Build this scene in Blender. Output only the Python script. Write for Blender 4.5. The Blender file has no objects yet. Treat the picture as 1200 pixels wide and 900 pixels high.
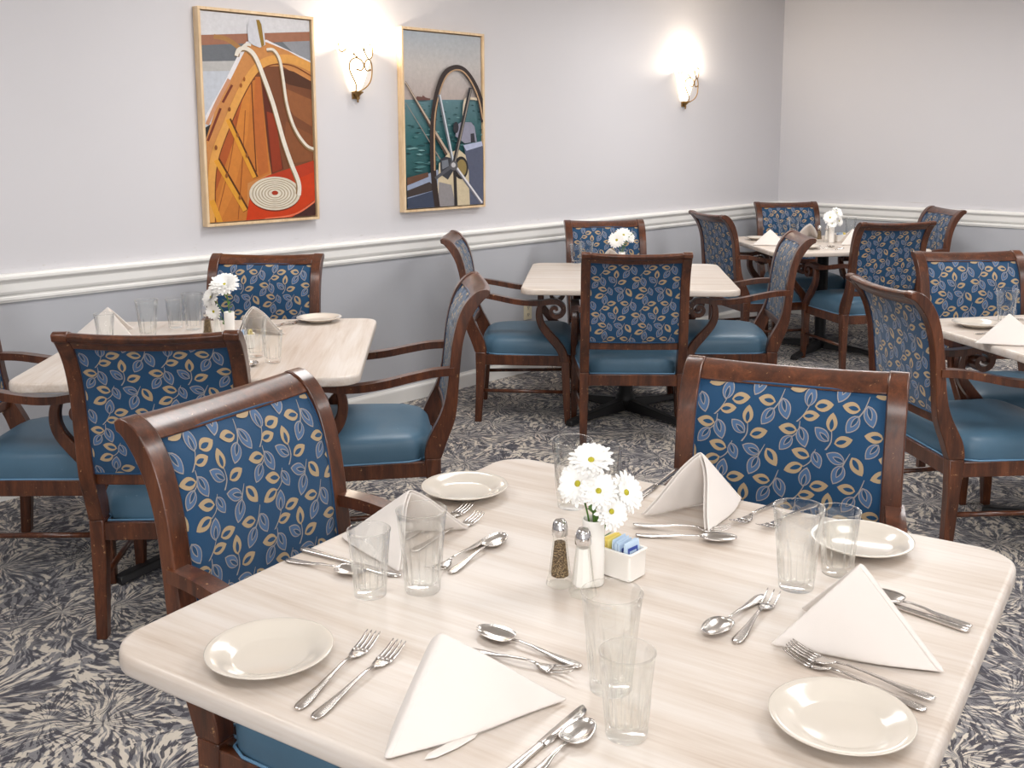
import bpy, bmesh, math, random
import numpy as np
from mathutils import Vector, Matrix

R = math.radians
PI = math.pi
random.seed(7)
COL = bpy.context.scene.collection
scn = bpy.context.scene

# ------------------------------------------------------------------ room frame
# survey frame -> room frame (left wall is X=0, far wall is Y=8)
WA = 0.8265; CX0, CY0 = 2.1326, 8.792
PHI = PI/2-WA
def RM(x, y):
    dx, dy = x-CX0, y-CY0
    return (dx*math.sin(WA)-dy*math.cos(WA), 8+dx*math.cos(WA)+dy*math.sin(WA))
def RM3(x, y, z): return (*RM(x, y), z)

# ------------------------------------------------------------------ mesh builder
class MB:
    def __init__(s): s.v = []; s.f = []; s.m = []; s.sm = []; s.col = []
    def add(s, vs, fs, mi=0, smooth=False, cols=None):
        b = len(s.v); s.v += [tuple(q) for q in vs]
        for i, f in enumerate(fs):
            s.f.append([b+k for k in f]); s.m.append(mi); s.sm.append(smooth)
            if cols is not None: s.col.append([cols[k] for k in f])
            else: s.col.append(None)
    def box(s, x0, x1, y0, y1, z0, z1, mi=0):
        vs = [(x0,y0,z0),(x1,y0,z0),(x1,y1,z0),(x0,y1,z0),(x0,y0,z1),(x1,y0,z1),(x1,y1,z1),(x0,y1,z1)]
        s.add(vs, [(0,3,2,1),(4,5,6,7),(0,1,5,4),(1,2,6,5),(2,3,7,6),(3,0,4,7)], mi)
    def loops(s, loops, mi=0, smooth=True, cap0=True, cap1=True, closed=True):
        n = len(loops[0]); vs = [q for l in loops for q in l]; fs = []
        for i in range(len(loops)-1):
            for j in range(n if closed else n-1):
                k = (j+1) % n
                fs.append((i*n+j, i*n+k, (i+1)*n+k, (i+1)*n+j))
        s.add(vs, fs, mi, smooth)
        b = len(s.v)-len(vs)
        if cap0: s.f.append([b+j for j in range(n)][::-1]); s.m.append(mi); s.sm.append(False); s.col.append(None)
        if cap1: s.f.append([b+(len(loops)-1)*n+j for j in range(n)]); s.m.append(mi); s.sm.append(False); s.col.append(None)
    def lathe(s, prof, n=32, mi=0, smooth=True, c=(0,0,0), cap0=False, cap1=False, a0=0, a1=2*PI, mod=None):
        L = []
        full = abs(a1-a0-2*PI) < 1e-6
        for r, z in prof:
            l = []
            for j in range(n):
                a = a0+(a1-a0)*j/(n if full else n-1)
                rr = r*(mod(a, z, r) if mod else 1)
                l.append((c[0]+rr*math.cos(a), c[1]+rr*math.sin(a), c[2]+z))
            L.append(l)
        s.loops(L, mi, smooth, cap0, cap1, closed=full)
    def tube(s, pts, rad, n=8, mi=0, smooth=True, caps=True):
        pts = [Vector(p) for p in pts]; m = len(pts)
        if not hasattr(rad, '__len__'): rad = [rad]*m
        t0 = (pts[1]-pts[0]).normalized()
        u = t0.orthogonal().normalized(); L = []
        for i, p in enumerate(pts):
            t = (pts[min(i+1, m-1)]-pts[max(i-1, 0)]).normalized()
            u = (u-t*u.dot(t)).normalized(); w = t.cross(u)
            L.append([tuple(p+(u*math.cos(2*PI*j/n)+w*math.sin(2*PI*j/n))*rad[i]) for j in range(n)])
        s.loops(L, mi, smooth, caps, caps)
    def sweep(s, pts, wid, thk, mi=0):
        """flat bar swept along pts that lie near a plane of constant x; wid along x, thk in the yz plane"""
        m = len(pts)
        if not hasattr(wid, '__len__'): wid = [wid]*m
        if not hasattr(thk, '__len__'): thk = [thk]*m
        L = []
        for i in range(m):
            a, b = Vector(pts[max(i-1, 0)]), Vector(pts[min(i+1, m-1)])
            t = b-a; n = Vector((0, -t.z, t.y)).normalized()
            p = Vector(pts[i]); X = Vector((wid[i]/2, 0, 0)); N = n*thk[i]/2
            L.append([tuple(p-X-N), tuple(p+X-N), tuple(p+X+N), tuple(p-X+N)])
        s.loops(L, mi, False)
    def build(s, name, mats, parent=None, bevel=0, sub=0, loc=None, rz=0, fix=True, shade=None, solid=0):
        me = bpy.data.meshes.new(name)
        me.from_pydata(s.v, [], s.f)
        if not isinstance(mats, (list, tuple)): mats = [mats]
        for m in mats: me.materials.append(m)
        me.polygons.foreach_set('material_index', s.m)
        me.polygons.foreach_set('use_smooth', s.sm)
        if any(c is not None for c in s.col):
            at = me.color_attributes.new('paint', 'FLOAT_COLOR', 'CORNER')
            k = 0; arr = []
            for c, f in zip(s.col, s.f):
                for q in range(len(f)): arr += list(c[q] if c is not None else (0.5, 0.5, 0.5))+[1.0]
            at.data.foreach_set('color', arr)
        if fix:
            bm = bmesh.new(); bm.from_mesh(me)
            bmesh.ops.recalc_face_normals(bm, faces=bm.faces); bm.to_mesh(me); bm.free()
        me.update()
        o = bpy.data.objects.new(name, me); COL.objects.link(o)
        if parent: o.parent = parent
        if loc: o.location = loc
        o.rotation_euler.z = rz
        if bevel:
            me.polygons.foreach_set('use_smooth', [True]*len(me.polygons)); me.set_sharp_from_angle(angle=R(38))
            b = o.modifiers.new('bevel', 'BEVEL'); b.width = bevel; b.segments = 2; b.limit_method = 'ANGLE'; b.angle_limit = R(40)
            b.harden_normals = False
        if solid:
            b = o.modifiers.new('solid', 'SOLIDIFY'); b.thickness = solid; b.offset = 0
        if sub:
            b = o.modifiers.new('sub', 'SUBSURF'); b.levels = sub; b.render_levels = sub
        return o

def empty(name, loc, rz=0):
    o = bpy.data.objects.new(name, None); COL.objects.link(o); o.location = loc; o.rotation_euler.z = rz
    o.empty_display_size = .1
    return o
def tag(o, label, cat, group=None, kind=None):
    if label: o['label'] = label
    if cat: o['category'] = cat
    if group: o['group'] = group
    if kind: o['kind'] = kind
    return o
def struct(o): o['kind'] = 'structure'; return o
def copy_tree(o, parent=None, kids=True):
    c = o.copy(); COL.objects.link(c)
    if parent: c.parent = parent
    if kids:
        for ch in list(o.children): copy_tree(ch, c)
    return c

def catmull(P, n=6, closed=False):
    P = [Vector(p) for p in P]; out = []
    m = len(P)
    for i in range(m-1):
        p0 = P[max(i-1, 0)]; p1 = P[i]; p2 = P[i+1]; p3 = P[min(i+2, m-1)]
        for k in range(n):
            t = k/n
            out.append(0.5*((2*p1)+(p2-p0)*t+(2*p0-5*p1+4*p2-p3)*t*t+(3*p1-p0-3*p2+p3)*t**3))
    out.append(P[-1]); return [tuple(q) for q in out]

# ------------------------------------------------------------------ materials
def srgb(r, g, b):
    f = lambda c: (c/255/12.92) if c/255 <= .04045 else ((c/255+.055)/1.055)**2.4
    return (f(r), f(g), f(b))
class NT:
    def __init__(s, name):
        s.m = bpy.data.materials.new(name); s.m.use_nodes = True
        s.t = s.m.node_tree; s.t.nodes.clear()
        s.out = s.t.nodes.new('ShaderNodeOutputMaterial')
    def n(s, ty, **kw):
        nd = s.t.nodes.new(ty)
        for k, v in kw.items():
            if k.startswith('i_'):
                key = k[2:]; key = int(key) if key.isdigit() else key.replace('_', ' ')
                nd.inputs[key].default_value = v
            else: setattr(nd, k, v)
        return nd
    def l(s, a, b): s.t.links.new(a, b)
    def math(s, op, a, b=None, clamp=False):
        nd = s.t.nodes.new('ShaderNodeMath'); nd.operation = op; nd.use_clamp = clamp
        for i, v in enumerate((a, b)):
            if v is None: continue
            if isinstance(v, (int, float)): nd.inputs[i].default_value = v
            else: s.l(v, nd.inputs[i])
        return nd.outputs[0]
    def ramp(s, src, stops, interp='LINEAR'):
        nd = s.t.nodes.new('ShaderNodeValToRGB'); cr = nd.color_ramp; cr.interpolation = interp
        while len(cr.elements) < len(stops): cr.elements.new(.5)
        for e, (p, c) in zip(cr.elements, stops):
            e.position = p; e.color = (*c, 1) if len(c) == 3 else c
        s.l(src, nd.inputs[0]); return nd.outputs[0]
    def mix(s, fac, a, b, blend='MIX'):
        nd = s.t.nodes.new('ShaderNodeMix'); nd.data_type = 'RGBA'; nd.blend_type = blend
        for sock, v in ((nd.inputs[0], fac), (nd.inputs[6], a), (nd.inputs[7], b)):
            if isinstance(v, (int, float)): sock.default_value = v
            elif isinstance(v, tuple): sock.default_value = (*v, 1)
            else: s.l(v, sock)
        return nd.outputs[2]
    def obj(s, scale=(1, 1, 1), rot=(0, 0, 0), gen='Object'):
        tc = s.n('ShaderNodeTexCoord'); mp = s.n('ShaderNodeMapping')
        s.l(tc.outputs[gen], mp.inputs[0]); mp.inputs['Scale'].default_value = scale; mp.inputs['Rotation'].default_value = rot
        return mp.outputs[0]
    def noise(s, vec, scale, detail=2, rough=.5, dist=0):
        nd = s.n('ShaderNodeTexNoise'); s.l(vec, nd.inputs['Vector'])
        nd.inputs['Scale'].default_value = scale; nd.inputs['Detail'].default_value = detail
        nd.inputs['Roughness'].default_value = rough; nd.inputs['Distortion'].default_value = dist
        return nd.outputs[0]
    def bsdf(s, col=None, rough=.5, metal=0, spec=.5, bump=None, bstr=.2, bdist=.001, coat=0, sheen=0, **kw):
        b = s.n('ShaderNodeBsdfPrincipled')
        if col is not None:
            if isinstance(col, tuple): b.inputs['Base Color'].default_value = (*col, 1)
            else: s.l(col, b.inputs['Base Color'])
        if isinstance(rough, (int, float)): b.inputs['Roughness'].default_value = rough
        else: s.l(rough, b.inputs['Roughness'])
        b.inputs['Metallic'].default_value = metal
        b.inputs['Specular IOR Level'].default_value = spec
        b.inputs['Coat Weight'].default_value = coat; b.inputs['Coat Roughness'].default_value = .15
        b.inputs['Sheen Weight'].default_value = sheen
        if bump is not None:
            bp = s.n('ShaderNodeBump'); bp.inputs['Strength'].default_value = bstr; bp.inputs['Distance'].default_value = bdist
            s.l(bump, bp.inputs['Height']); s.l(bp.outputs[0], b.inputs['Normal'])
        for k, v in kw.items(): b.inputs[k.replace('_', ' ')].default_value = v
        s.l(b.outputs[0], s.out.inputs[0]); return s.m

def simple(name, col, rough=.5, metal=0, var=.06, vs=40, **kw):
    t = NT(name); n = t.noise(t.obj(), vs, 3)
    c = t.mix(n, tuple(max(0, x*(1-var)) for x in col), tuple(min(1, x*(1+var)) for x in col))
    return t.bsdf(c, rough, metal, **kw)

M = {}
def paint(name, col, dirt=False):
    t = NT(name); v = t.obj()
    n = t.noise(v, 1.3, 3); c = t.mix(n, tuple(x*.97 for x in col), tuple(min(1, x*1.03) for x in col))
    if dirt:
        # small scuffs just above the chair rail
        sx = t.n('ShaderNodeSeparateXYZ'); t.l(v, sx.inputs[0])
        a = t.math('SUBTRACT', 1.0, t.math('MULTIPLY', t.math('ABSOLUTE', t.math('SUBTRACT', sx.outputs[2], .955)), 22), True)
        s = t.noise(t.obj((1, 9, 30)), 2.2, 4, .7)
        s = t.math('MULTIPLY', t.math('SUBTRACT', s, .60, True), 3.0, True)
        c = t.mix(t.math('MULTIPLY', a, s, True), c, srgb(150, 138, 110))
    b = t.noise(v, 260, 2)
    return t.bsdf(c, .6, spec=.3, bump=b, bstr=.06, bdist=.002)
M['wall_up'] = paint('wall_paint_light_grey', srgb(214, 212, 215), True)
M['wall_lo'] = paint('wall_paint_blue_grey', srgb(188, 189, 194))
M['ceil'] = paint('ceiling_paint', srgb(235, 232, 226))
M['trim'] = simple('trim_white_gloss', srgb(246, 244, 240), .3, var=.01)

# carpet: bursts of strokes that radiate from scattered centres
t = NT('carpet_burst_pattern')
v0 = t.obj()
dn = t.n('ShaderNodeTexNoise'); t.l(v0, dn.inputs['Vector']); dn.inputs['Scale'].default_value = 5; dn.inputs['Detail'].default_value = 3
dv = t.n('ShaderNodeVectorMath', operation='MULTIPLY_ADD'); t.l(dn.outputs['Color'], dv.inputs[0]); dv.inputs[1].default_value = (.10, .10, 0); t.l(v0, dv.inputs[2])
def burst(scale, off, ka, kr, seed):
    mp = t.n('ShaderNodeMapping'); t.l(dv.outputs[0], mp.inputs[0]); mp.inputs['Location'].default_value = off
    vo = t.n('ShaderNodeTexVoronoi'); vo.voronoi_dimensions = '2D'; t.l(mp.outputs[0], vo.inputs['Vector']); vo.inputs['Scale'].default_value = scale
    sb = t.n('ShaderNodeVectorMath', operation='SUBTRACT'); t.l(mp.outputs[0], sb.inputs[0]); t.l(vo.outputs['Position'], sb.inputs[1])
    sp = t.n('ShaderNodeSeparateXYZ'); t.l(sb.outputs[0], sp.inputs[0])
    ang = t.math('ARCTAN2', sp.outputs[1], sp.outputs[0])
    rad = t.math('SQRT', t.math('ADD', t.math('MULTIPLY', sp.outputs[0], sp.outputs[0]), t.math('MULTIPLY', sp.outputs[1], sp.outputs[1])))
    cs = t.n('ShaderNodeCombineXYZ')
    # rings of constant stroke width: angle frequency grows with the ring
    t.l(t.math('MULTIPLY', t.math('SINE', ang), ka), cs.inputs[0]); t.l(t.math('MULTIPLY', t.math('COSINE', ang), ka), cs.inputs[1])
    t.l(t.math('ADD', t.math('MULTIPLY', rad, kr), seed), cs.inputs[2])
    return t.noise(cs.outputs[0], 1, 2, .55, .15)
b1 = burst(3.0, (0, 0, 0), 11, 15, 0)
b2 = burst(3.7, (3.3, 1.7, 0), 12, 18, 9)
fine = t.noise(v0, 900, 1)
fine2 = t.noise(v0, 55, 3, .7)
big = t.noise(v0, 3.2, 2)
base = t.mix(fine2, srgb(220, 208, 192), srgb(236, 225, 210))
def step(x, lo, k): return t.math('MULTIPLY', t.math('SUBTRACT', x, lo), k, True)
x1 = t.math('ADD', t.math('ADD', b1, t.math('MULTIPLY', big, .32)), t.math('MULTIPLY', fine2, .10))
grey = step(x1, .65, 18)
grey = t.math('MULTIPLY', grey, t.math('ADD', .62, t.math('MULTIPLY', step(fine, .45, 8), .38)))
c = t.mix(grey, base, srgb(104, 106, 118))
x2 = t.math('ADD', t.math('ADD', b2, t.math('MULTIPLY', b1, .45)), t.math('MULTIPLY', fine2, .12))
navy = t.math('MULTIPLY', step(x2, .79, 24), t.math('ADD', .8, t.math('MULTIPLY', step(fine, .5, 8), .2)))
c = t.mix(navy, c, srgb(36, 34, 54))
c = t.mix(t.math('MULTIPLY', t.noise(v0, 400, 2), .22), c, srgb(60, 60, 66), 'MULTIPLY')
M['carpet'] = t.bsdf(c, .95, spec=.1, bump=fine, bstr=.5, bdist=.004, sheen=.2)

def wood(name, dark, mid, light, rough=.28, wear=True, sc=1):
    t = NT(name); oi = t.n('ShaderNodeObjectInfo')
    v = t.obj((14*sc, 14*sc, 2.2*sc))
    ad = t.n('ShaderNodeVectorMath', operation='ADD'); t.l(v, ad.inputs[0]); t.l(oi.outputs['Random'], ad.inputs[1])
    n1 = t.noise(ad.outputs[0], 2.2, 5, .6, .6)
    n2 = t.noise(ad.outputs[0], 13, 4, .7, .2)
    f = t.math('ADD', t.math('MULTIPLY', n1, .7), t.math('MULTIPLY', n2, .3))
    c = t.ramp(f, [(.3, dark), (.5, mid), (.72, light)])
    if wear:
        w = t.noise(t.obj((9, 9, 9)), 5, 5, .75)
        w2 = t.noise(t.obj((30, 30, 8)), 4, 3, .7)
        wf = t.math('MULTIPLY', t.math('MULTIPLY', t.math('SUBTRACT', w, .61, True), 30, True), t.math('MULTIPLY', t.math('SUBTRACT', w2, .52, True), 8, True))
        c = t.mix(wf, c, srgb(196, 150, 104))
    return t.bsdf(c, rough, coat=.25, bump=n2, bstr=.08, bdist=.0006)
M['wood'] = wood('mahogany_stained_wood', srgb(40, 20, 12), srgb(80, 42, 24), srgb(116, 66, 39))
M['picwood'] = wood('pale_maple_wood', srgb(205, 170, 128), srgb(226, 196, 156), srgb(240, 216, 182), .45, False)

def vinyl(name, col):
    t = NT(name); v = t.obj()
    n = t.noise(v, 6, 4, .6); f = t.noise(v, 420, 2)
    c = t.mix(n, tuple(x*.82 for x in col), tuple(x*1.18 for x in col))
    s = t.noise(v, 75, 2, .6)
    c = t.mix(t.math('MULTIPLY', t.math('SUBTRACT', s, .74, True), 9, True), c, srgb(150, 170, 180))
    return t.bsdf(c, .42, bump=f, bstr=.25, bdist=.0008, spec=.45)
M['vinyl'] = vinyl('blue_vinyl', srgb(76, 108, 130))
M['vpipe'] = simple('light_blue_vinyl_piping', srgb(104, 146, 178), .4)

def weave(name, col, var=.12, sheen=.25):
    t = NT(name); v = t.obj((1, 1, 1))
    w = t.n('ShaderNodeTexWave'); t.l(v, w.inputs['Vector']); w.inputs['Scale'].default_value = 330; w.bands_direction = 'Z'; w.inputs['Distortion'].default_value = .5
    w2 = t.n('ShaderNodeTexWave'); t.l(v, w2.inputs['Vector']); w2.inputs['Scale'].default_value = 330; w2.bands_direction = 'X'; w2.inputs['Distortion'].default_value = .5
    f = t.math('MULTIPLY', w.outputs[1], w2.outputs[1]); n = t.noise(v, 9, 3)
    c = t.mix(t.math('ADD', t.math('MULTIPLY', f, .5), t.math('MULTIPLY', n, .5)), tuple(x*(1-var) for x in col), tuple(min(1, x*(1+var)) for x in col))
    return t.bsdf(c, .75, spec=.25, bump=f, bstr=.2, bdist=.0006, sheen=sheen)
M['navy'] = weave('woven_blue_fabric', srgb(27, 70, 106))
M['tan'] = weave('woven_tan_leaf', srgb(178, 154, 120))
M['blue'] = weave('woven_mid_blue_leaf', srgb(76, 106, 144))
M['line'] = weave('woven_grey_outline', srgb(160, 152, 146))
FAB = [M['navy'], M['tan'], M['blue'], M['line']]

def laminate(name, rot=0.0):
    t = NT(name)
    v = t.obj((1, 1, 1), (0, 0, rot))
    mp = t.n('ShaderNodeMapping'); t.l(v, mp.inputs[0]); mp.inputs['Scale'].default_value = (1.1, 13, 13)
    a = t.noise(mp.outputs[0], 1.6, 5, .6, .5)
    mp2 = t.n('ShaderNodeMapping'); t.l(v, mp2.inputs[0]); mp2.inputs['Scale'].default_value = (3.5, 90, 90)
    b = t.noise(mp2.outputs[0], 1.5, 4, .6)
    pat = t.noise(v, 2.2, 3, .5)
    f = t.math('ADD', t.math('MULTIPLY', a, .55), t.math('ADD', t.math('MULTIPLY', b, .25), t.math('MULTIPLY', pat, .2)))
    c = t.ramp(f, [(.32, srgb(186, 168, 152)), (.46, srgb(205, 192, 180)), (.60, srgb(217, 208, 200))])
    return t.bsdf(c, .33, spec=.4)
M['lam'] = laminate('bleached_travertine_laminate')
M['lam2'] = laminate('bleached_travertine_laminate_turned', PI/2)
M['iron'] = simple('black_cast_iron', srgb(22, 21, 22), .45, 0, .2, 60)
M['china'] = simple('cream_china', srgb(212, 203, 191), .14, var=.015, coat=.4)
M['cloth'] = None
t = NT('white_napkin_cloth'); v = t.obj()
f = t.noise(v, 500, 2); n = t.noise(v, 10, 3)
M['cloth'] = t.bsdf(t.mix(n, srgb(222, 214, 207), srgb(230, 222, 216)), .85, spec=.15, bump=f, bstr=.15, bdist=.0006, sheen=.2)
t = NT('brushed_stainless_steel'); v = t.obj((1, 30, 1)); n = t.noise(v, 60, 3)
M['steel'] = t.bsdf(t.mix(n, srgb(196, 190, 186), srgb(226, 221, 216)), .24, 1.0)
M['chrome'] = simple('polished_chrome', srgb(225, 223, 222), .1, 1.0, .03)
def glass(name, tint=(.97, .985, .98), k=.32):
    t = NT(name)
    tr = t.n('ShaderNodeBsdfTransparent'); tr.inputs[0].default_value = (*tint, 1)
    gl = t.n('ShaderNodeBsdfGlass'); gl.inputs['IOR'].default_value = 1.48; gl.inputs['Roughness'].default_value = .0
    gl.inputs['Color'].default_value = (*tint, 1)
    lw = t.n('ShaderNodeLayerWeight'); lw.inputs[0].default_value = .5
    fc = t.math('POWER', lw.outputs['Facing'], 2.0)
    n = t.noise(t.obj(), 30, 1)
    f = t.math('ADD', t.math('ADD', k, t.math('MULTIPLY', n, .006)), t.math('MULTIPLY', fc, .8), True)
    mx = t.n('ShaderNodeMixShader'); t.l(f, mx.inputs[0]); t.l(tr.outputs[0], mx.inputs[1]); t.l(gl.outputs[0], mx.inputs[2])
    t.l(mx.outputs[0], t.out.inputs[0]); return t.m
M['glass'] = glass('clear_tumbler_glass', (.995, 1, .998), .07)
M['glassb'] = glass('clear_shaker_glass', (.992, .995, .985), .01)
t = NT('ground_black_pepper'); v = t.obj(); vo = t.n('ShaderNodeTexVoronoi'); t.l(v, vo.inputs['Vector']); vo.inputs['Scale'].default_value = 700
M['pepper'] = t.bsdf(t.ramp(vo.outputs['Color'], [(.15, srgb(40, 30, 22)), (.5, srgb(104, 84, 62)), (.85, srgb(176, 152, 116))]), .8)
M['salt'] = simple('table_salt', srgb(246, 242, 236), .8, var=.02, vs=600)
M['vase'] = simple('white_glazed_ceramic', srgb(244, 240, 234), .2, var=.01, coat=.3)
M['petal'] = simple('white_daisy_petal', srgb(250, 248, 244), .6, var=.02)
M['eye'] = simple('yellow_green_flower_disc', srgb(176, 168, 44), .8, var=.3, vs=500)
M['stem'] = simple('green_plant_stem', srgb(82, 122, 40), .55, var=.25, vs=60)
M['pyel'] = simple('yellow_paper', srgb(240, 218, 120), .6)
M['pblu'] = simple('pale_blue_paper', srgb(196, 216, 236), .6)
M['pnav'] = simple('printed_navy_ink', srgb(58, 78, 160), .6)
M['pwht'] = simple('white_paper', srgb(245, 243, 240), .6)
M['bronze'] = simple('antique_bronze', srgb(150, 118, 72), .4, .8, .2, 60)
M['plate'] = simple('ivory_plastic', srgb(238, 228, 200), .4)
M['slot'] = simple('dark_outlet_slot', srgb(70, 62, 44), .6)
t = NT('picture_paint'); ca = t.n('ShaderNodeVertexColor'); ca.layer_name = 'paint'
n = t.noise(t.obj(), 45, 4, .6)
M['paint'] = t.bsdf(t.mix(t.math('MULTIPLY', n, .55), ca.outputs[0], t.mix(.55, ca.outputs[0], (.02, .015, .01)), 'MIX'), .45, spec=.3)
t = NT('lit_frosted_glass'); e = t.n('ShaderNodeEmission'); n = t.noise(t.obj(), 14, 3)
t.l(t.mix(n, srgb(255, 226, 176), srgb(255, 240, 214)), e.inputs[0]); e.inputs[1].default_value = 4.5
t.l(e.outputs[0], t.out.inputs[0]); M['lamp'] = t.m

# ------------------------------------------------------------------ room shell
XR, YN, YF, ZC = 8.0, -3.0, 8.0, 2.6
RT, RH = .9367, .118         # chair rail top and height
mb = MB(); mb.box(0, XR, YN, YF, -.06, 0); struct(mb.build('floor', M['carpet']))
mb = MB(); mb.box(0, XR, YN, YF, ZC, ZC+.06); struct(mb.build('ceiling', M['ceil']))
def wall(name, x0, x1, y0, y1):
    mb = MB(); zs = RT-RH/2
    mb.box(x0, x1, y0, y1, -.06, zs, 1); mb.box(x0, x1, y0, y1, zs, ZC+.06, 0)
    struct(mb.build(name, [M['wall_up'], M['wall_lo']]))
wall('wall_left', -.1, 0, YN-.1, YF+.1)
wall('wall_far', 0, XR, YF, YF+.1)
wall('wall_right', XR, XR+.1, YN-.1, YF+.1)
wall('wall_near', 0, XR, YN-.1, YN)
# chair rail profile (depth d, height z), moulded
RAIL = [(0, 0), (.010, 0), (.012, .006), (.016, .010), (.016, .020), (.011, .024), (.012, .030), (.020, .036), (.024, .046),
        (.025, .078), (.029, .086), (.036, .092), (.040, .098), (.040, .108), (.034, .112), (.030, .118), (0, .118)]
BASE = [(0, 0), (.014, 0), (.014, .070), (.011, .078), (.006, .084), (.004, .092), (0, .092)]
def molding(name, prof, z0, wallname):
    mb = MB(); L = []
    if wallname == 'left': L = [[(d, YN, z0+z) for d, z in prof], [(d, YF-d, z0+z) for d, z in prof]]
    elif wallname == 'far': L = [[(d, YF-d, z0+z) for d, z in prof], [(XR, YF-d, z0+z) for d, z in prof]]
    mb.loops(L, 0, False); return struct(mb.build(name, M['trim']))
molding('trim_1', RAIL, RT-RH, 'left'); molding('trim_2', RAIL, RT-RH, 'far')
molding('baseboard_left', BASE, 0, 'left'); molding('baseboard_far', BASE, 0, 'far')

# ------------------------------------------------------------------ the armchair
# side profile of the back post: (y, z) front and back edges, y grows towards the sitter
PF = [(.062, .372), (.060, .40), (.050, .438), (.030, .478), (.008, .52), (-.010, .57), (-.021, .63), (-.029, .70), (-.038, .77), (-.050, .83), (-.066, .88), (-.086, .918), (-.110, .946), (-.136, .962), (-.158, .966), (-.172, .958)]
PB = [(.004, .372), (-.006, .40), (-.020, .44), (-.036, .48), (-.048, .52), (-.055, .57), (-.060, .63), (-.066, .70), (-.074, .77), (-.086, .82), (-.101, .86), (-.119, .892), (-.134, .912), (-.146, .926), (-.156, .935), (-.168, .940)]
def interp(tab, z):
    for (y0, z0), (y1, z1) in zip(tab, tab[1:]):
        if z0 <= z <= z1: return y0+(y1-y0)*(z-z0)/(z1-z0)
    return tab[0][0] if z < tab[0][1] else tab[-1][0]
def ycent(z): return .5*(interp(PF, z)+interp(PB, z))

def smooth_pair(A, B, n=3):
    a = catmull([(0, *p) for p in A], n); b = catmull([(0, *p) for p in B], n)
    return [(p[1], p[2]) for p in a], [(p[1], p[2]) for p in b]
PFs, PBs = smooth_pair(PF, PB)
def slab(mb, F, B, x0, x1, mi=0):
    """extrude the closed side outline F (front) / B (back) between x0 and x1"""
    L = [[(x0, f[0], f[1]), (x1, f[0], f[1]), (x1, b[0], b[1]), (x0, b[0], b[1])] for f, b in zip(F, B)]
    mb.loops(L, mi, False)

# leaf motif, digitised as (base, tip, kind) on a repeat of 190 x 180 units
LEAVES = [((453,483),(455,441),'t'),((450,504),(417,476),'b'),((462,508),(502,495),'t'),
 ((568,487),(526,484),'t'),((558,500),(531,535),'b'),((574,478),(589,524),'b'),
 ((600,363),(559,352),'t'),((586,385),(544,401),'t'),((608,350),(624,388),'b'),
 ((488,368),(446,352),'b'),((484,374),(464,420),'b'),((502,354),(527,394),'t'),
 ((588,434),(596,388),'b'),((603,432),(645,425),'t'),((578,455),(616,450),'t'),
 ((514,430),(474,425),'t'),((529,420),(544,466),'b'),((512,443),(486,482),'b')]
STEMS = [((455,480),(455,505),(444,524)),((573,466),(570,490),(550,508)),((612,345),(602,374),(586,388)),((498,346),(487,368),(482,380)),
 ((592,430),(580,452),(566,468)),((532,402),(522,430),(508,450))]
TW, TH, UM = 190., 180., .000974
PX, PZ0, PZ1 = .212, .524, .926
def leaf_shape(base, tip, wfac, t0=0., t1=1., n=9):
    bx, bz = base; tx, tz = tip; dx, dz = tx-bx, tz-bz; L = math.hypot(dx, dz); ux, uz = dx/L, dz/L; nx, nz = -uz, ux
    out = []
    for k in range(n):
        s = k/(n-1); q = t0+(t1-t0)*s
        w = wfac*L*(math.sin(PI*s)**.72)*(1.16-.34*s)
        out.append((bx+ux*L*q, bz+uz*L*q, nx*w, nz*w))
    A = [(x+wx, z+wz) for x, z, wx, wz in out]; B = [(x-wx, z-wz) for x, z, wx, wz in out]
    return A, B
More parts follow.
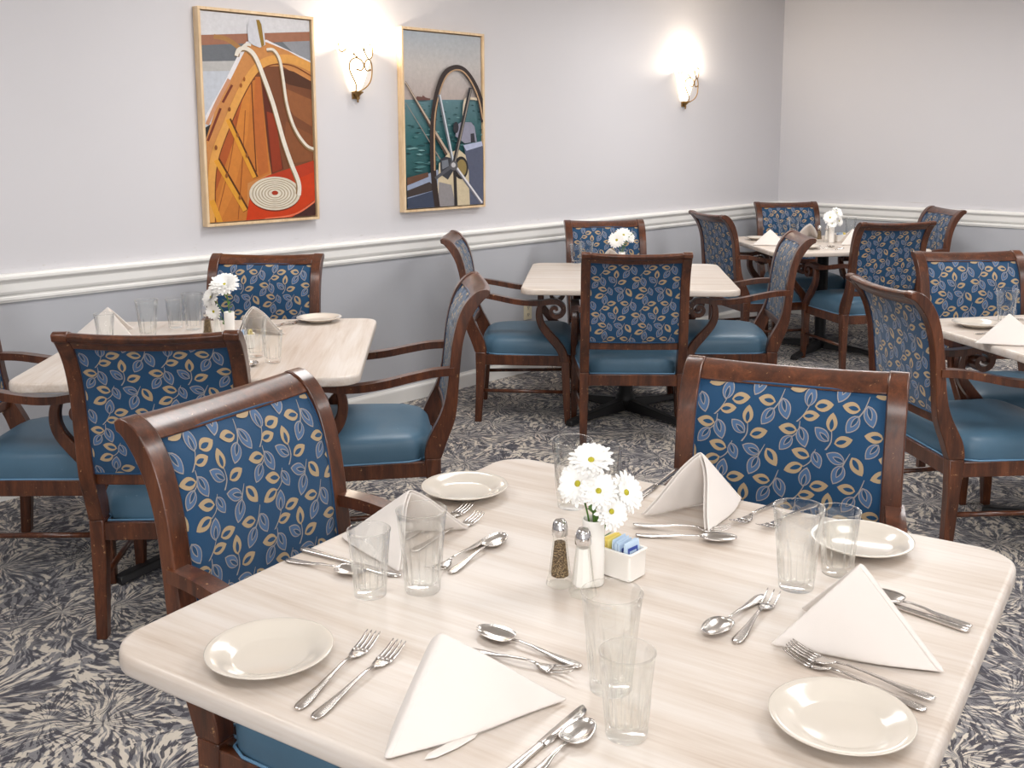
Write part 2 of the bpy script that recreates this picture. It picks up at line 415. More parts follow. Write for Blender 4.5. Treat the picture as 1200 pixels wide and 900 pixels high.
def panel_mesh():
    mb = MB(); nx, nz = 14, 16
    def surf(x, z, side, off=0.):
        u = x/PX; w = (z-PZ0)/(PZ1-PZ0)*2-1
        dome = .010+.012*((1-abs(u)**4)*(1-abs(w)**4))**.6 if abs(u) < 1 and abs(w) < 1 else .010
        if side < 0: dome *= .8
        return (x, ycent(z)-.010*(1-u*u)+side*(dome+off), z)
    for side in (1, -1):
        vs = [surf(-PX+2*PX*i/nx, PZ0+(PZ1-PZ0)*j/nz, side) for j in range(nz+1) for i in range(nx+1)]
        fs = [(j*(nx+1)+i, j*(nx+1)+i+1, (j+1)*(nx+1)+i+1, (j+1)*(nx+1)+i) for j in range(nz) for i in range(nx)]
        if side > 0: fs = [f[::-1] for f in fs]
        mb.add(vs, fs, 0, True)
        lim = lambda x, z: (max(-PX+.006, min(PX-.006, x)), max(PZ0+.006, min(PZ1-.006, z)))
        def strip(A, B, off, mi):
            vs = []
            for (ax, az), (bx, bz) in zip(A, B):
                vs += [surf(*lim(ax, az), side, off), surf(*lim(bx, bz), side, off)]
            n = len(A); fs = [(2*i, 2*i+1, 2*i+3, 2*i+2) for i in range(n-1)]
            mb.add(vs, fs, mi, False)
        for ti in range(-2, 3):
            for tj in range(-2, 3):
                def cv(p):
                    x = ((p[0]-545)+ti*TW)*UM; z = .715-((p[1]-432)+tj*TH)*UM*.98
                    return (x*side*-1, z)
                for b, tp, k in LEAVES:
                    b2, t2 = cv(b), cv(tp); cx, cz = (b2[0]+t2[0])/2, (b2[1]+t2[1])/2
                    if abs(cx) > PX+.008 or cz < PZ0-.008 or cz > PZ1+.008: continue
                    if k == 't':
                        strip(*leaf_shape(b2, t2, .30), .0006, 1)
                        strip(*leaf_shape(b2, t2, .115, .10, .68), .0010, 0)
                    else:
                        strip(*leaf_shape(b2, t2, .305), .0006, 3)
                        strip(*leaf_shape(b2, t2, .258, .05, .93), .0010, 2)
                        strip(*leaf_shape(b2, t2, .125, .06, .66), .0013, 3)
                        strip(*leaf_shape(b2, t2, .085, .08, .60), .0016, 0)
                for S in STEMS:
                    q = [cv(p) for p in S]
                    if abs(q[1][0]) > PX-.006 or not PZ0 < q[1][1] < PZ1: continue
                    cc = [(p[0], p[2]) for p in catmull([(p[0], 0, p[1]) for p in q], 4)]
                    w = [.0007+.0014*i/(len(cc)-1) for i in range(len(cc))]
                    A = [(x-ww, z) for (x, z), ww in zip(cc, w)]; B = [(x+ww, z) for (x, z), ww in zip(cc, w)]
                    strip(A, B, .0005, 3)
    # rim
    rim = []
    for side in (1, -1):
        r = [(-PX+2*PX*i/nx, PZ0) for i in range(nx)]+[(PX, PZ0+(PZ1-PZ0)*j/nz) for j in range(nz)]+[(PX-2*PX*i/nx, PZ1) for i in range(nx)]+[(-PX, PZ1-(PZ1-PZ0)*j/nz) for j in range(nz)]
        rim.append([surf(x, z, side) for x, z in r])
    mb.loops(rim, 0, False, False, False)
    return mb, surf, r

def make_chair():
    root = empty('dining_armchair', (0, 0, 0))
    W = M['wood']
    for s in (-1, 1):
        xi, xo = s*.208, s*.251
        mb = MB(); slab(mb, PFs, PBs, min(xi, xo), max(xi, xo)); mb.build('back_post', W, root, bevel=.006)
        # rear leg: tapered, slightly kicked back
        mb = MB(); L = []
        for z, y0, y1, w in ((0, -.002, .034, .032), (.12, .004, .044, .037), (.25, .007, .053, .042), (.372, .005, .062, .043)):
            xc = s*(.2295+(.372-z)*.01)
            L.append([(xc-w/2, y0, z), (xc+w/2, y0, z), (xc+w/2, y1, z), (xc-w/2, y1, z)])
        mb.loops(L, 0, False); mb.build('leg', W, root, bevel=.004)
        # front leg: sabre taper
        mb = MB(); L = []
        for z, y0, y1, w in ((0, .470, .500, .028), (.10, .462, .499, .034), (.22, .455, .496, .040), (.30, .452, .494, .043), (.365, .452, .494, .043)):
            xc = s*(.264+(.365-z)*.02)
            L.append([(xc-w/2, y0, z), (xc+w/2, y0, z), (xc+w/2, y1, z), (xc-w/2, y1, z)])
        mb.loops(L, 0, False); mb.build('leg', W, root, bevel=.004)
        # arm with scroll
        ap = [(-.045, .682), (.03, .678), (.11, .664), (.19, .648), (.27, .638), (.34, .638), (.395, .645), (.430, .643), (.455, .625), (.462, .600), (.450, .578), (.428, .568), (.406, .575), (.396, .594), (.404, .611), (.421, .613), (.428, .600)]
        pts = catmull([(s*(.236+.034*min(1, max(0, (y+.05)/.36))), y, z) for y, z in ap], 4)
        m = len(pts); th = [.027 if i < m*.5 else .027-.013*(i-m*.5)/(m*.5) for i in range(m)]
        wd = [.040+.006*min(1, i/(m*.4)) for i in range(m)]
        mb = MB(); mb.sweep(pts, wd, th); mb.build('arm', W, root, bevel=.005)
        # S-curved arm support
        sp = [(.348, .632), (.338, .600), (.338, .560), (.352, .520), (.382, .480), (.416, .440), (.446, .400), (.462, .360), (.464, .330)]
        pts = catmull([(s*.272, y, z) for y, z in sp], 4); m = len(pts)
        mb = MB(); mb.sweep(pts, .034, [.030+.016*min(1, i/(m*.6)) for i in range(m)]); mb.build('arm_support', W, root, bevel=.005)
        # side stretcher
        mb = MB(); mb.tube([(s*.236, .03, .168), (s*.266, .475, .168)], .0095, 10); mb.build('stretcher', W, root)
    # top rail follows the scroll
    k0 = next(i for i, p in enumerate(PFs) if p[1] > .918)
    F = PFs[k0:]; nx = 12; L = []
    # end the section slightly inside the posts
    for f, b in zip(F, [min(PBs, key=lambda q: abs(q[1]-(.874+(f[1]-.918)*.9)) ) for f in F]): pass
    sec = [(f[0]-.003, f[1]-.003) for f in PFs[k0:]]+[(b[0]+.002, b[1]+.001) for b in PBs[::-1] if b[1] > .912]
    for i in range(nx+1):
        x = -.209+.418*i/nx; u = x/.209; dy = -.012*(1-u*u); dz = -.007*(1-u*u)
        L.append([(x, y+dy, z+dz) for y, z in sec])
    mb = MB(); mb.loops(L, 0, False); mb.build('top_rail', W, root, bevel=.003)
    mb = MB(); L = []
    for i in range(nx+1):
        x = -.209+.418*i/nx; dy = -.010*(1-(x/.209)**2)
        L.append([(x, y+dy, z) for y, z in ((ycent(.50)-.012, .490), (ycent(.50)+.012, .490), (ycent(.50)+.011, .524), (ycent(.50)-.013, .524))])
    mb.loops(L, 0, False); mb.build('lower_rail', W, root, bevel=.003)
    mb, surf, rim = panel_mesh()
    bk = mb.build('backrest', FAB, root, fix=False)
    for side in (1, -1):
        mb = MB(); pts = [surf(x*.985, PZ0+.003+(z-PZ0)*.985, side, .001) for x, z in rim]; pts.append(pts[0])
        mb.tube(pts, .0030, 6, caps=False); mb.build('piping', M['navy'], bk)
    # seat
    half = [(.200, .030), (.203, .074), (.226, .082), (.244, .12), (.252, .24), (.262, .38), (.262, .455), (.250, .492), (.215, .508), (.10, .516), (0, .518)]
    out = [(x, y) for x, y in half]+[(-x, y) for x, y in half[::-1][1:]]
    cc = (0, .28)
    def ring(k, z, dz=0): return [(cc[0]+(x-cc[0])*k, cc[1]+(y-cc[1])*k, z) for x, y in out]
    mb = MB(); mb.loops([ring(.98, .335), ring(.995, .352), ring(1.008, .372), ring(1.012, .398), ring(1.0, .420), ring(.965, .440), ring(.89, .454), ring(.74, .464), ring(.5, .470), ring(.2, .473)], 0, True, True, True)
    seat = mb.build('seat', M['vinyl'], root, sub=1)
    mb = MB(); pts = ring(1.010, .3635); pts.append(pts[0]); mb.tube(pts, .0034, 6, caps=False); mb.build('piping', M['vpipe'], seat)
    mb = MB()
    def rail(p, q, th=.022, z0=.306, z1=.361):
        p, q = Vector((*p, 0)), Vector((*q, 0)); d = (q-p).normalized(); n = Vector((-d.y, d.x, 0))*th/2
        mb.loops([[tuple(p-n)[:2]+(z0,), tuple(p+n)[:2]+(z0,), tuple(p+n)[:2]+(z1,), tuple(p-n)[:2]+(z1,)], [tuple(q-n)[:2]+(z0,), tuple(q+n)[:2]+(z0,), tuple(q+n)[:2]+(z1,), tuple(q-n)[:2]+(z1,)]], 0, False)
    rail((-.21, .022), (.21, .022)); rail((-.25, .484), (.25, .484)); rail((.236, .05), (.262, .46)); rail((-.236, .05), (-.262, .46))
    mb.build('seat_frame', W, root, bevel=.003)
    return root

# (survey x, y, facing angle, label, group)
CH = {
'A1': (-.5, 2.035, -.512, 'armchair at the left edge of the nearest table, its leafy blue backrest facing us'),
'A2': (.567, 2.22, -1.959, 'armchair at the far edge of the nearest table, its back standing behind the fanned napkin'),
'B1': (-1.031, 2.935, 1.607, 'armchair seen from behind with a badly chipped top rail, at the left table'),
'B2': (-1.893, 3.56, .08, 'armchair cut off by the left edge of the photo, only its arms and seat showing'),
'B3': (-.317, 3.766, 3.261, 'armchair seen from its side, at the right end of the left table'),
'B4': (-1.155, 4.50, -1.602, 'armchair against the wall beneath the boat picture, behind the left table'),
'C1': (.513, 4.834, 1.539, 'armchair seen squarely from behind at the middle table'),
'C2': (-.253, 5.562, -.031, 'armchair left of the middle table, facing right, wall outlet behind it'),
'C3': (.513, 6.36, -1.45, 'armchair behind the middle table, its top showing above the white daisies'),
'C4': (1.332, 5.56, 3.091, 'armchair at the right end of the middle table, seen from the side facing left'),
'D1': (1.388, 7.143, .30, 'armchair at the left side of the corner table, its patterned back turned to us'),
'D2': (2.073, 8.10, -1.482, 'armchair standing right in the corner of the room behind the corner table'),
'D3': (2.893, 7.508, 3.224, 'armchair at the right side of the corner table, back curling before the chair rail'),
'D4': (2.24, 6.483, 1.772, 'armchair on the near side of the corner table, seen from behind'),
'E1': (1.432, 3.735, .142, 'armchair with worn top rail left of the right-hand table, its full side in view'),
'E2': (2.02, 4.573, -1.512, 'armchair behind the table at the right edge, facing us over a tumbler'),
}
proto = make_chair(); first = True
for k, (x, y, th, lab) in CH.items():
    o = proto if first else copy_tree(proto); first = False
    o.location = RM3(x, y, 0); o.rotation_euler.z = th+PHI-PI/2
    tag(o, lab, 'chair', 'blue and mahogany dining armchairs')

# ------------------------------------------------------------------ tables
def table(x, y, th, s, label, mat):
    t = empty('dining_table', RM3(x, y, 0), th+PHI)
    tag(t, label, 'table', 'square tables with pale stone-look tops')
    def outline(inset, n=8, r=.075):
        h = s/2-inset; rr = r-inset; out = []
        for q in range(4):
            cx, cy = [(1, 1), (-1, 1), (-1, -1), (1, -1)][q]
            for k in range(n+1):
                a = q*PI/2+k/n*PI/2; out.append((cx*(h-rr)+rr*math.cos(a), cy*(h-rr)+rr*math.sin(a)))
        return out
    mb = MB(); zt = .75; L = []
    for ins, z in ((.006, zt-.031), (.001, zt-.029), (0, zt-.026), (0, zt-.009), (.002, zt-.003), (.006, zt-.0007), (.010, zt)):
        L.append([(px, py, z) for px, py in outline(ins)])
    mb.loops(L, 0, True); mb.build('tabletop', mat, t)
    mb = MB(); mb.lathe([(.052, .03), (.052, .10), (.038, .115), (.038, .68), (.06, .70)], 24, cap0=True, cap1=True); mb.build('column', M['iron'], t)
    mb = MB()
    for k in range(4):
        a = PI/4+k*PI/2; c_, s_ = math.cos(a), math.sin(a)
        mb2 = [(0, .03, .712, .03), (.26, .012, .717, .016)]
        L = []
        for d, hw, z, hh in mb2: L.append([(c_*d-s_*hw, s_*d+c_*hw, .719), (c_*d+s_*hw, s_*d-c_*hw, .719), (c_*d+s_*hw, s_*d-c_*hw, .719-hh*2 if d == 0 else .70), (c_*d-s_*hw, s_*d+c_*hw, .719-hh*2 if d == 0 else .70)])
        mb.loops(L, 0, False)
    mb.build('top_bracket', M['iron'], t)
    for k in range(4):
        a = PI/4+k*PI/2; c_, s_ = math.cos(a), math.sin(a); mb = MB(); L = []
        for d, hw, z0, z1 in ((.02, .034, .02, .085), (.12, .030, .018, .07), (.30, .024, .016, .046), (.40, .028, .010, .034), (.425, .026, 0, .028)):
            L.append([(c_*d-s_*hw, s_*d+c_*hw, z0), (c_*d+s_*hw, s_*d-c_*hw, z0), (c_*d+s_*hw*.7, s_*d-c_*hw*.7, z1), (c_*d-s_*hw*.7, s_*d+c_*hw*.7, z1)])
        mb.loops(L, 0, False); mb.build('foot', M['iron'], t, bevel=.004)
    return t
TA = (.1293, 1.6036, -.5685, 1.098)
TB = (-1.0907, 3.6402, .0837, 1.068)
TC = (.5459, 5.5038, -.0678, 1.068)
TD = (2.059, 7.149, .109, 1.068)
TE = (2.178, 3.745, .221, 1.068)
table(*TA, 'nearest table, large in the foreground and set for four', M['lam'])
table(*TB, 'table at the left, beneath the boat picture', M['lam2'])
table(*TC, 'bare middle table with the armchair seen squarely from behind pushed up to it', M['lam'])
table(*TD, 'corner table far back on the right, set with three white napkins', M['lam'])
table(*TE, 'table running off the right edge of the photo behind the armchair with a worn rail', M['lam'])
ZT = .75

# ------------------------------------------------------------------ tableware
def make_tumbler(h, r1, r0, name):
    mb = MB(); ns = 96
    def mod(a, z, r):
        if z > h*.52 or z < .006: return 1
        f = math.sin(PI*min(1, (z-.006)/(h*.5)))**.6
        return 1+.075*f*(abs(math.cos(6*a))-.75)*2
    prof = [(0.0001, .0), (r0*.85, 0), (r0*.97, .0015), (r0, .005), (r0*1.0, .014)]
    for k in range(1, 13):
        u = k/12; prof.append((r0+(r1-r0)*(u**1.15), .014+(h-.014)*u))
    prof[-1] = (r1-.0002, h-.0045)
    prof += [(r1+.0006, h-.003), (r1+.0006, h-.0012), (r1-.0008, h), (r1-.0024, h-.0010), (r1-.0030, h-.0032)]
    tin = .0026
    for k in range(11, 0, -1):
        u = k/12; prof.append((r0+(r1-r0)*(u**1.15)-tin, .014+(h-.014)*u))
    prof += [(r0-.004, .017), (r0*.6, .0145), (.0001, .0135)]
    mb.lathe(prof, ns, 0, True, mod=lambda a, z, r: mod(a, z, r))
    return mb.build(name, M['glass'], fix=True)
tallp = make_tumbler(.140, .0415, .029, 'tall_tumbler')
smallp = make_tumbler(.113, .0350, .0265, 'juice_glass')
used = set()
def inst(p, xy, rz=0, z=ZT+.0008, label=None, cat=None, group=None, kids=True):
    if p.name not in used: used.add(p.name); o = p
    else: o = copy_tree(p, None, kids)
    o.location = RM3(xy[0], xy[1], z); o.rotation_euler = (0, 0, rz)
    tag(o, label, cat, group); return o
GT, GS = 'tall fluted tumblers', 'short fluted juice glasses'
for xy, lab in [((-.1677, 1.6199), 'tall tumbler in front of the left napkin on the nearest table'),
                ((.1158, 1.3113), 'tall tumbler at bottom centre of the photo, behind the short glass on the nearest table'),
                ((.447, 1.6291), 'tall tumbler right of the sugar packets, standing before the armchair back'),
                ((.0943, 2.01), 'tall tumbler half hidden behind the daisies on the nearest table'),
                ((-.9075, 3.4533), 'tall tumbler on the left table, right of its white caddy'),
                ((-1.2756, 3.9566), 'tall tumbler on the left table just left of the white flowers'),
                ((-1.395, 3.80), 'tall tumbler beside the napkin at the far left of the left table'),
                ((.3512, 5.8903), 'tall tumbler on the middle table, the nearer and wider of its two glasses'),
                ((1.9907, 7.6935), 'tall tumbler on the corner table behind the curled chair back'),
                ((2.3653, 7.5576), 'tall tumbler on the corner table to the right of its flowers'),
                ((1.8907, 4.0394), 'tumbler on the table at the right edge, in front of the patterned chair back')]:
    inst(tallp, xy, .3, label=lab, cat='glass', group=GT)
for xy, lab in [((-.2515, 1.6041), 'short juice glass, leftmost on the nearest table, over the spoon bowl'),
                ((.126, 1.2021), 'short juice glass nearest to us at bottom centre of the photo'),
                ((.532, 1.6863), 'short juice glass behind the peak of the right napkin on the nearest table'),
                ((.1650, 2.055), 'short juice glass behind the daisies, right of a tall tumbler'),
                ((-.8275, 3.3593), 'short juice glass on the left table, rightmost of its glasses'),
                ((-1.3568, 3.9933), 'short juice glass on the left table, left of the tumbler by the flowers'),
                ((-1.4972, 3.6607), 'short juice glass just above the chipped chair rail, in front of a napkin'),
                ((.2988, 6.0102), 'narrow juice glass at the far left of the middle table'),
                ((1.9252, 7.7612), 'short juice glass on the corner table, left of a tall tumbler')]:
    inst(smallp, xy, .2, label=lab, cat='glass', group=GS)

# plate
mb = MB()
pr = [(.0001, .0025), (.040, .0025), (.044, 0), (.048, 0), (.052, .003), (.066, .009), (.086, .0165), (.0895, .0185), (.0900, .0200), (.0885, .0205), (.080, .0185), (.064, .0125), (.056, .0075), (.050, .0060), (.0001, .0055)]
mb.lathe(pr, 64); platep = mb.build('side_plate', M['china'])
for xy, lab in [((-.3636, 1.3924), 'cream side plate at the left of the nearest table beside two forks'),
                ((-.1252, 2.086), 'cream side plate at the far corner of the nearest table, behind the left napkin'),
                ((.3975, 1.2165), 'cream side plate at the bottom right of the nearest table, laid over fork handles'),
                ((.6087, 1.7965), 'cream side plate partly behind the glasses on the nearest table'),
                ((-.8237, 4.1198), 'cream side plate on the left table, at its far edge'),
                ((1.66, 7.38), 'cream side plate on the corner table, left of its napkins'),
                ((1.8508, 6.80), 'cream side plate on the corner table behind the curled chair back'),
                ((2.36, 7.62), 'cream side plate on the far side of the corner table, right of the flowers'),
                ((1.7534, 3.9852), 'cream side plate on the table at the right edge of the photo')]:
    inst(platep, xy, 0, label=lab, cat='plate', group='cream side plates')

# cutlery: built along +X, handle end at x=0
def flat_outline(mb, st, thk=.0022):
    """st: list of (x, halfwidth, z)"""
    L = []
    for x, w, z in st:
        L.append([(x, -w, z), (x, -w*.6, z-thk*.5), (x, w*.6, z-thk*.5), (x, w, z), (x, w*.6, z+thk*.5), (x, -w*.6, z+thk*.5)])
    mb.loops(L, 0, True)
def handle(mb, L, k=1.0):
    flat_outline(mb, [(0, .003*k, .003), (.004, .0072*k, .0028), (.012, .0095*k, .0028), (.03, .0088*k, .003), (.06, .0055*k, .005), (L*.45, .0036*k, .0075), (L*.58, .0028*k, .0085), (L*.66, .0032*k, .0070)])
def make_fork(L, tines=4):
    mb = MB(); handle(mb, L)
    flat_outline(mb, [(L*.655, .0032, .0070), (L*.69, .006, .0050), (L*.73, .0105, .0030), (L*.77, .0122, .0026), (L*.80, .0122, .0032)])
    for i in range(tines):
        yy = (-.0104+.0208*i/(tines-1)); xs = [L*.79, L*.84, L*.90, L*.96, L]
        zz = [.0030, .0040, .0065, .0105, .0140]; ww = [.0025, .0019, .0016, .0013, .0006]
        LL = []
        for x, z, w in zip(xs, zz, ww): LL.append([(x, yy-w, z-.0008), (x, yy+w, z-.0008), (x, yy+w, z+.0008), (x, yy-w, z+.0008)])
        mb.loops(LL, 0, True)
    return mb.build('fork', M['steel'])
def make_spoon(L):
    mb = MB(); handle(mb, L)
    n = 12; m = 9; x0, x1 = L*.65, L; LL = []
    for i in range(n+1):
        u = i/n; a = PI*u; x = x0+(x1-x0)*(1-math.cos(a))/2
        hw = max(.0028, .0205*math.sin(a)**.75*(1-.18*math.cos(a)*-1)) if i < n else .0015
        dep = .0085*math.sin(a)
        rimz = .0095+.001*u
        LL.append([(x, hw*(2*j/(m-1)-1), rimz-dep*(1-(2*j/(m-1)-1)**2)) for j in range(m)])
    top = [q for l in LL for q in l]; bot = [(x, y, z-.0013) for x, y, z in top]
    F = []; N = (n+1)*m
    for i in range(n):
        for j in range(m-1):
            a, b, c, d = i*m+j, i*m+j+1, (i+1)*m+j+1, (i+1)*m+j
            F.append((a, b, c, d)); F.append((a+N, d+N, c+N, b+N))
        for j in (0, m-1):
            a, d = i*m+j, (i+1)*m+j; F.append((a, d, d+N, a+N))
    for i in (0, n):
        for j in range(m-1): a, b = i*m+j, i*m+j+1; F.append((a, b, b+N, a+N))
    mb.add(top+bot, F, 0, True); return mb.build('spoon', M['steel'])
def make_knife(L=.225):
    mb = MB()
    flat_outline(mb, [(0, .004, .0035), (.003, .0078, .0035), (.012, .0090, .0035), (.05, .0072, .0035), (.10, .0056, .0035), (.118, .0052, .0035), (.122, .0066, .0030)], .006)
    LL = []
    for x, y0, y1 in ((.120, -.0066, .0060), (.150, -.0085, .0070), (.185, -.0095, .0072), (.208, -.0085, .0072), (.220, -.004, .0068), (.225, .003, .0060)):
        LL.append([(x, y0, .0022), (x, y1, .0016), (x, y1, .0042), (x, y0, .0030)])
    mb.loops(LL, 0, True); return mb.build('table_knife', M['steel'])
FK, FD, SP, SD, KN = make_fork(.208), make_fork(.182, 3), make_spoon(.165), make_spoon(.185), make_knife()
def lay(p, end, tip, lab, anchor='end', z=ZT+.0002, roll=0, cat=None):
    a, b = Vector(RM(*end)), Vector(RM(*tip)); d = (b-a).normalized()
    L = {FK.name: .208, FD.name: .182, SP.name: .165, SD.name: .185, KN.name: .225}[p.name] if p.name in (FK.name, FD.name, SP.name, SD.name, KN.name) else .2
    org = a if anchor == 'end' else b-d*L
    if p.name not in used: used.add(p.name); o = p
    else: o = p.copy(); COL.objects.link(o)
    o.location = (org.x, org.y, z); o.rotation_euler = (roll, 0, math.atan2(d.y, d.x))
    nm = p.name.split('.')[0]; c = 'knife' if 'knife' in nm else nm
    tag(o, lab, c, {'fork': 'forks on the tables', 'spoon': 'spoons on the tables', 'knife': 'table knives'}[c]); return o
lay(FK, (-.2963, 1.2583), (-.2211, 1.4612), 'dinner fork right beside the left plate, left one of the two forks pointing up')
lay(FK, (-.2708, 1.2363), (-.1750, 1.440), 'dinner fork between the other fork and the front napkin')
lay(KN, (-.0301, 1.1074), (.0796, 1.2634), 'table knife at the bottom centre, its blade tip by the front napkin', 'tip')
lay(SP, (.0044, 1.1073), (.0827, 1.2236), 'spoon with its bowl by the knife blade at the bottom centre', 'tip')
lay(SD, (.0790, 1.367), (-.0631, 1.4714), 'spoon lying above the front napkin with its handle towards the tumbler')
lay(FD, (-.080, 1.4150), (.0700, 1.3450), 'dessert fork whose tines peek out from behind the front napkin', 'tip')
lay(KN, (-.4029, 1.7888), (-.2565, 1.6988), 'table knife running off the left edge of the nearest table, behind a short glass')
lay(SP, (-.4202, 1.743), (-.304, 1.690), 'spoon by the left edge of the nearest table, bowl at the short glass')
lay(SD, (-.1281, 1.6842), (-.0336, 1.8561), 'spoon lying alone left of the pepper shaker, bowl pointing away')
lay(FD, (-.0679, 1.8355), (-.16, 1.6843), 'dessert fork with its handle beside the spoon bowl, tines behind the tumbler')
lay(FK, (-.250, 1.800), (-.1094, 2.0006), 'fork poking out behind the left napkin, nearer to the plate', 'tip')
lay(FK, (-.215, 1.760), (-.0868, 1.9486), 'fork poking out from the left napkin corner, further from the plate', 'tip')
lay(SD, (.2066, 1.8552), (.385, 1.825), 'lower of two crossed utensils, a spoon before the fanned napkin')
lay(FD, (.2062, 1.898), (.380, 1.862), 'dessert fork lying against a spoon before the fanned napkin', z=ZT+.004)
lay(KN, (.35, 2.255), (.2259, 2.0385), 'table knife behind the daisies, beside the fanned napkin', 'tip')
lay(FK, (.535, 2.05), (.3946, 1.8972), 'fork left of the right tall tumbler, its tines spread flat', 'tip')
lay(FK, (.585, 2.015), (.4423, 1.8727), 'fork whose tines touch the right tall tumbler', 'tip')
lay(SD, (.385, 1.5959), (.2948, 1.4850), 'small spoon left of the right napkin, bowl towards us', 'end')
lay(FD, (.3087, 1.4357), (.4158, 1.615), 'three-tined dessert fork left of the right napkin, tines pointing away')
lay(KN, (.6668, 1.4718), (.560, 1.578), 'table knife at the right edge of the nearest table, handle out from the napkin')
lay(SP, (.6740, 1.480), (.568, 1.5864), 'spoon lying against the knife handle at the right edge of the nearest table', z=ZT+.003)
lay(FK, (.5388, 1.2745), (.3688, 1.4201), 'dinner fork along the right napkin with its handle beyond the plate', z=ZT+.004)
lay(FK, (.5197, 1.254), (.3651, 1.4151), 'dinner fork half under the bottom right plate')
lay(SP, (-.8687, 3.175), (-.8888, 3.3468), 'spoon on the left table beside its tall tumbler', 'tip')
lay(FK, (-.90, 4.130), (-.9887, 3.99), 'fork on the left table, left one of the pair near the plate', 'tip')
lay(FK, (-.86, 4.165), (-.9436, 4.03), 'fork on the left table, right beside the plate', 'tip')
lay(SP, (2.10, 6.72), (2.0205, 6.9191), 'spoon on the corner table in front of the salt shaker', 'tip')
lay(FK, (1.93, 6.75), (2.0707, 6.73), 'fork on the corner table near its front edge', 'tip')
lay(FK, (1.6798, 3.8283), (1.83, 3.86), 'fork on the right table between plate and napkin')
lay(SP, (1.96, 4.16), (2.10, 4.05), 'spoon behind the tumbler on the right table')

# napkins: folded tents
def napkin_mesh(P2, P1, P3, A, name='napkin', flap=None):
    P2, P1, P3, A = [Vector(p) for p in (P2, P1, P3, A)]
    mb = MB(); n = 12; cen = (P1+P2+P3)/3
    for P, sgn in ((P1, 1), (P3, -1)):
        nor = (A-P2).cross(P-P2).normalized()
        if nor.dot(((P1+P3)/2-P)) > 0: nor = -nor     # outward
        idx = {}; vs = []
        for i in range(n+1):
            for j in range(n+1-i):
                a, b = i/n, j/n; c = 1-a-b
                p = P2*c+A*a+P*b
                bulge = .010*math.sin(PI*min(1, b*1.1))*math.sin(PI*min(1, c+a*.5))*(1-b)*1.6
                p = p+nor*bulge
                # soften the corners
                p.z = max(p.z, ZT0+.003)
                idx[(i, j)] = len(vs); vs.append(p)
        fs = []
        for i in range(n):
            for j in range(n-i):
                fs.append((idx[(i, j)], idx[(i+1, j)], idx[(i, j+1)]))
                if j < n-i-1: fs.append((idx[(i+1, j)], idx[(i+1, j+1)], idx[(i, j+1)]))
        if sgn < 0: fs = [f[::-1] for f in fs]
        mb.add(vs, fs, 0, True)
        # inner layer of the fold, lying just inside the outer one
        k = len(vs); vs2 = []
        for p in vs:
            q = p-nor*.007; q = q+(A-q)*.02; q.z = max(q.z, ZT0+.003); vs2.append(q)
        mb.add(vs2, fs, 0, True)
    if flap: mb.add(flap, [(0, 1, 2)] if len(flap) == 3 else [(0, 1, 2, 3)], 0, False)
    return mb
ZT0 = 0.0
def napkin(P2, P1, P3, A, lab, flap=None):
    loc = Vector(RM3(*P2, ZT))
    f = lambda p: Vector(RM3(p[0], p[1], (p[2] if len(p) > 2 else ZT)))-loc
    mb = napkin_mesh(f(P2), f(P1), f(P3), f(A), flap=[f(p) for p in flap] if flap else None)
    o = finish_nap(mb); o.location = loc
    tag(o, lab, 'napkin', 'white tent-folded napkins'); return o
def finish_nap(mb):
    o = mb.build('napkin', M['cloth'], fix=False)
    bm = bmesh.new(); bm.from_mesh(o.data); bmesh.ops.remove_doubles(bm, verts=bm.verts, dist=.0004)
    bm.to_mesh(o.data); bm.free()
    s = o.modifiers.new('solid', 'SOLIDIFY'); s.thickness = .0035; s.offset = 0
    s = o.modifiers.new('sub', 'SUBSURF'); s.levels = 1; s.render_levels = 1
    return o
napkin((-.1702, 1.1443), (.0604, 1.2822), (-.135, 1.345), (-.1063, 1.2426, .868), 'white folded napkin in the foreground, lowest in the photo, between forks and knife',
       flap=[(-.135, 1.150, .753), (-.118, 1.135, .753), (-.045, 1.205, .753), (-.06, 1.215, .753)])
napkin((.5858, 1.3467), (.3538, 1.4304), (.4344, 1.5526), (.4865, 1.4314, .88), 'white folded napkin at the right of the nearest table, triangular, above the plate')
napkin((.4462, 2.0526), (.2218, 1.9519), (.3417, 1.8546), (.3451, 1.9788, .8765), 'white fanned napkin with its open side to us, before the armchair at the far edge')
napkin((-.3450, 1.850), (-.1008, 1.8949), (-.2138, 1.6845), (-.2078, 1.820, .8545), 'white folded napkin behind the two left glasses on the nearest table')
c22, s22 = math.cos(R(24)), math.sin(R(24))
canon = finish_nap(napkin_mesh((0, 0, 0), (.24*c22, .24*s22, 0), (.24*c22, -.24*s22, 0), (.131, 0, .108)))
cu = [False]
def nap(xy, deg, lab):
    o = canon if not cu[0] else copy_tree(canon); cu[0] = True
    o.location = RM3(*xy, ZT); o.rotation_euler.z = R(deg)+PHI; tag(o, lab, 'napkin', 'white tent-folded napkins')
nap((-1.68, 3.80), 20, 'white napkin on the left table, its peak above the chipped chair rail')
nap((-1.08, 3.98), -62, 'white napkin with a rounded peak behind the flowers on the left table')
nap((.46, 5.98), -80, 'white napkin just left of the daisies on the middle table')
nap((1.53, 7.00), 12, 'white napkin nearest to us on the corner table, left of the chair curl')
nap((2.11, 7.62), -115, 'white napkin at the back of the corner table')
nap((2.36, 7.05), 170, 'white napkin on the corner table right of the vase')
nap((1.60, 3.65), 8, 'white napkin cut by the right edge of the photo')

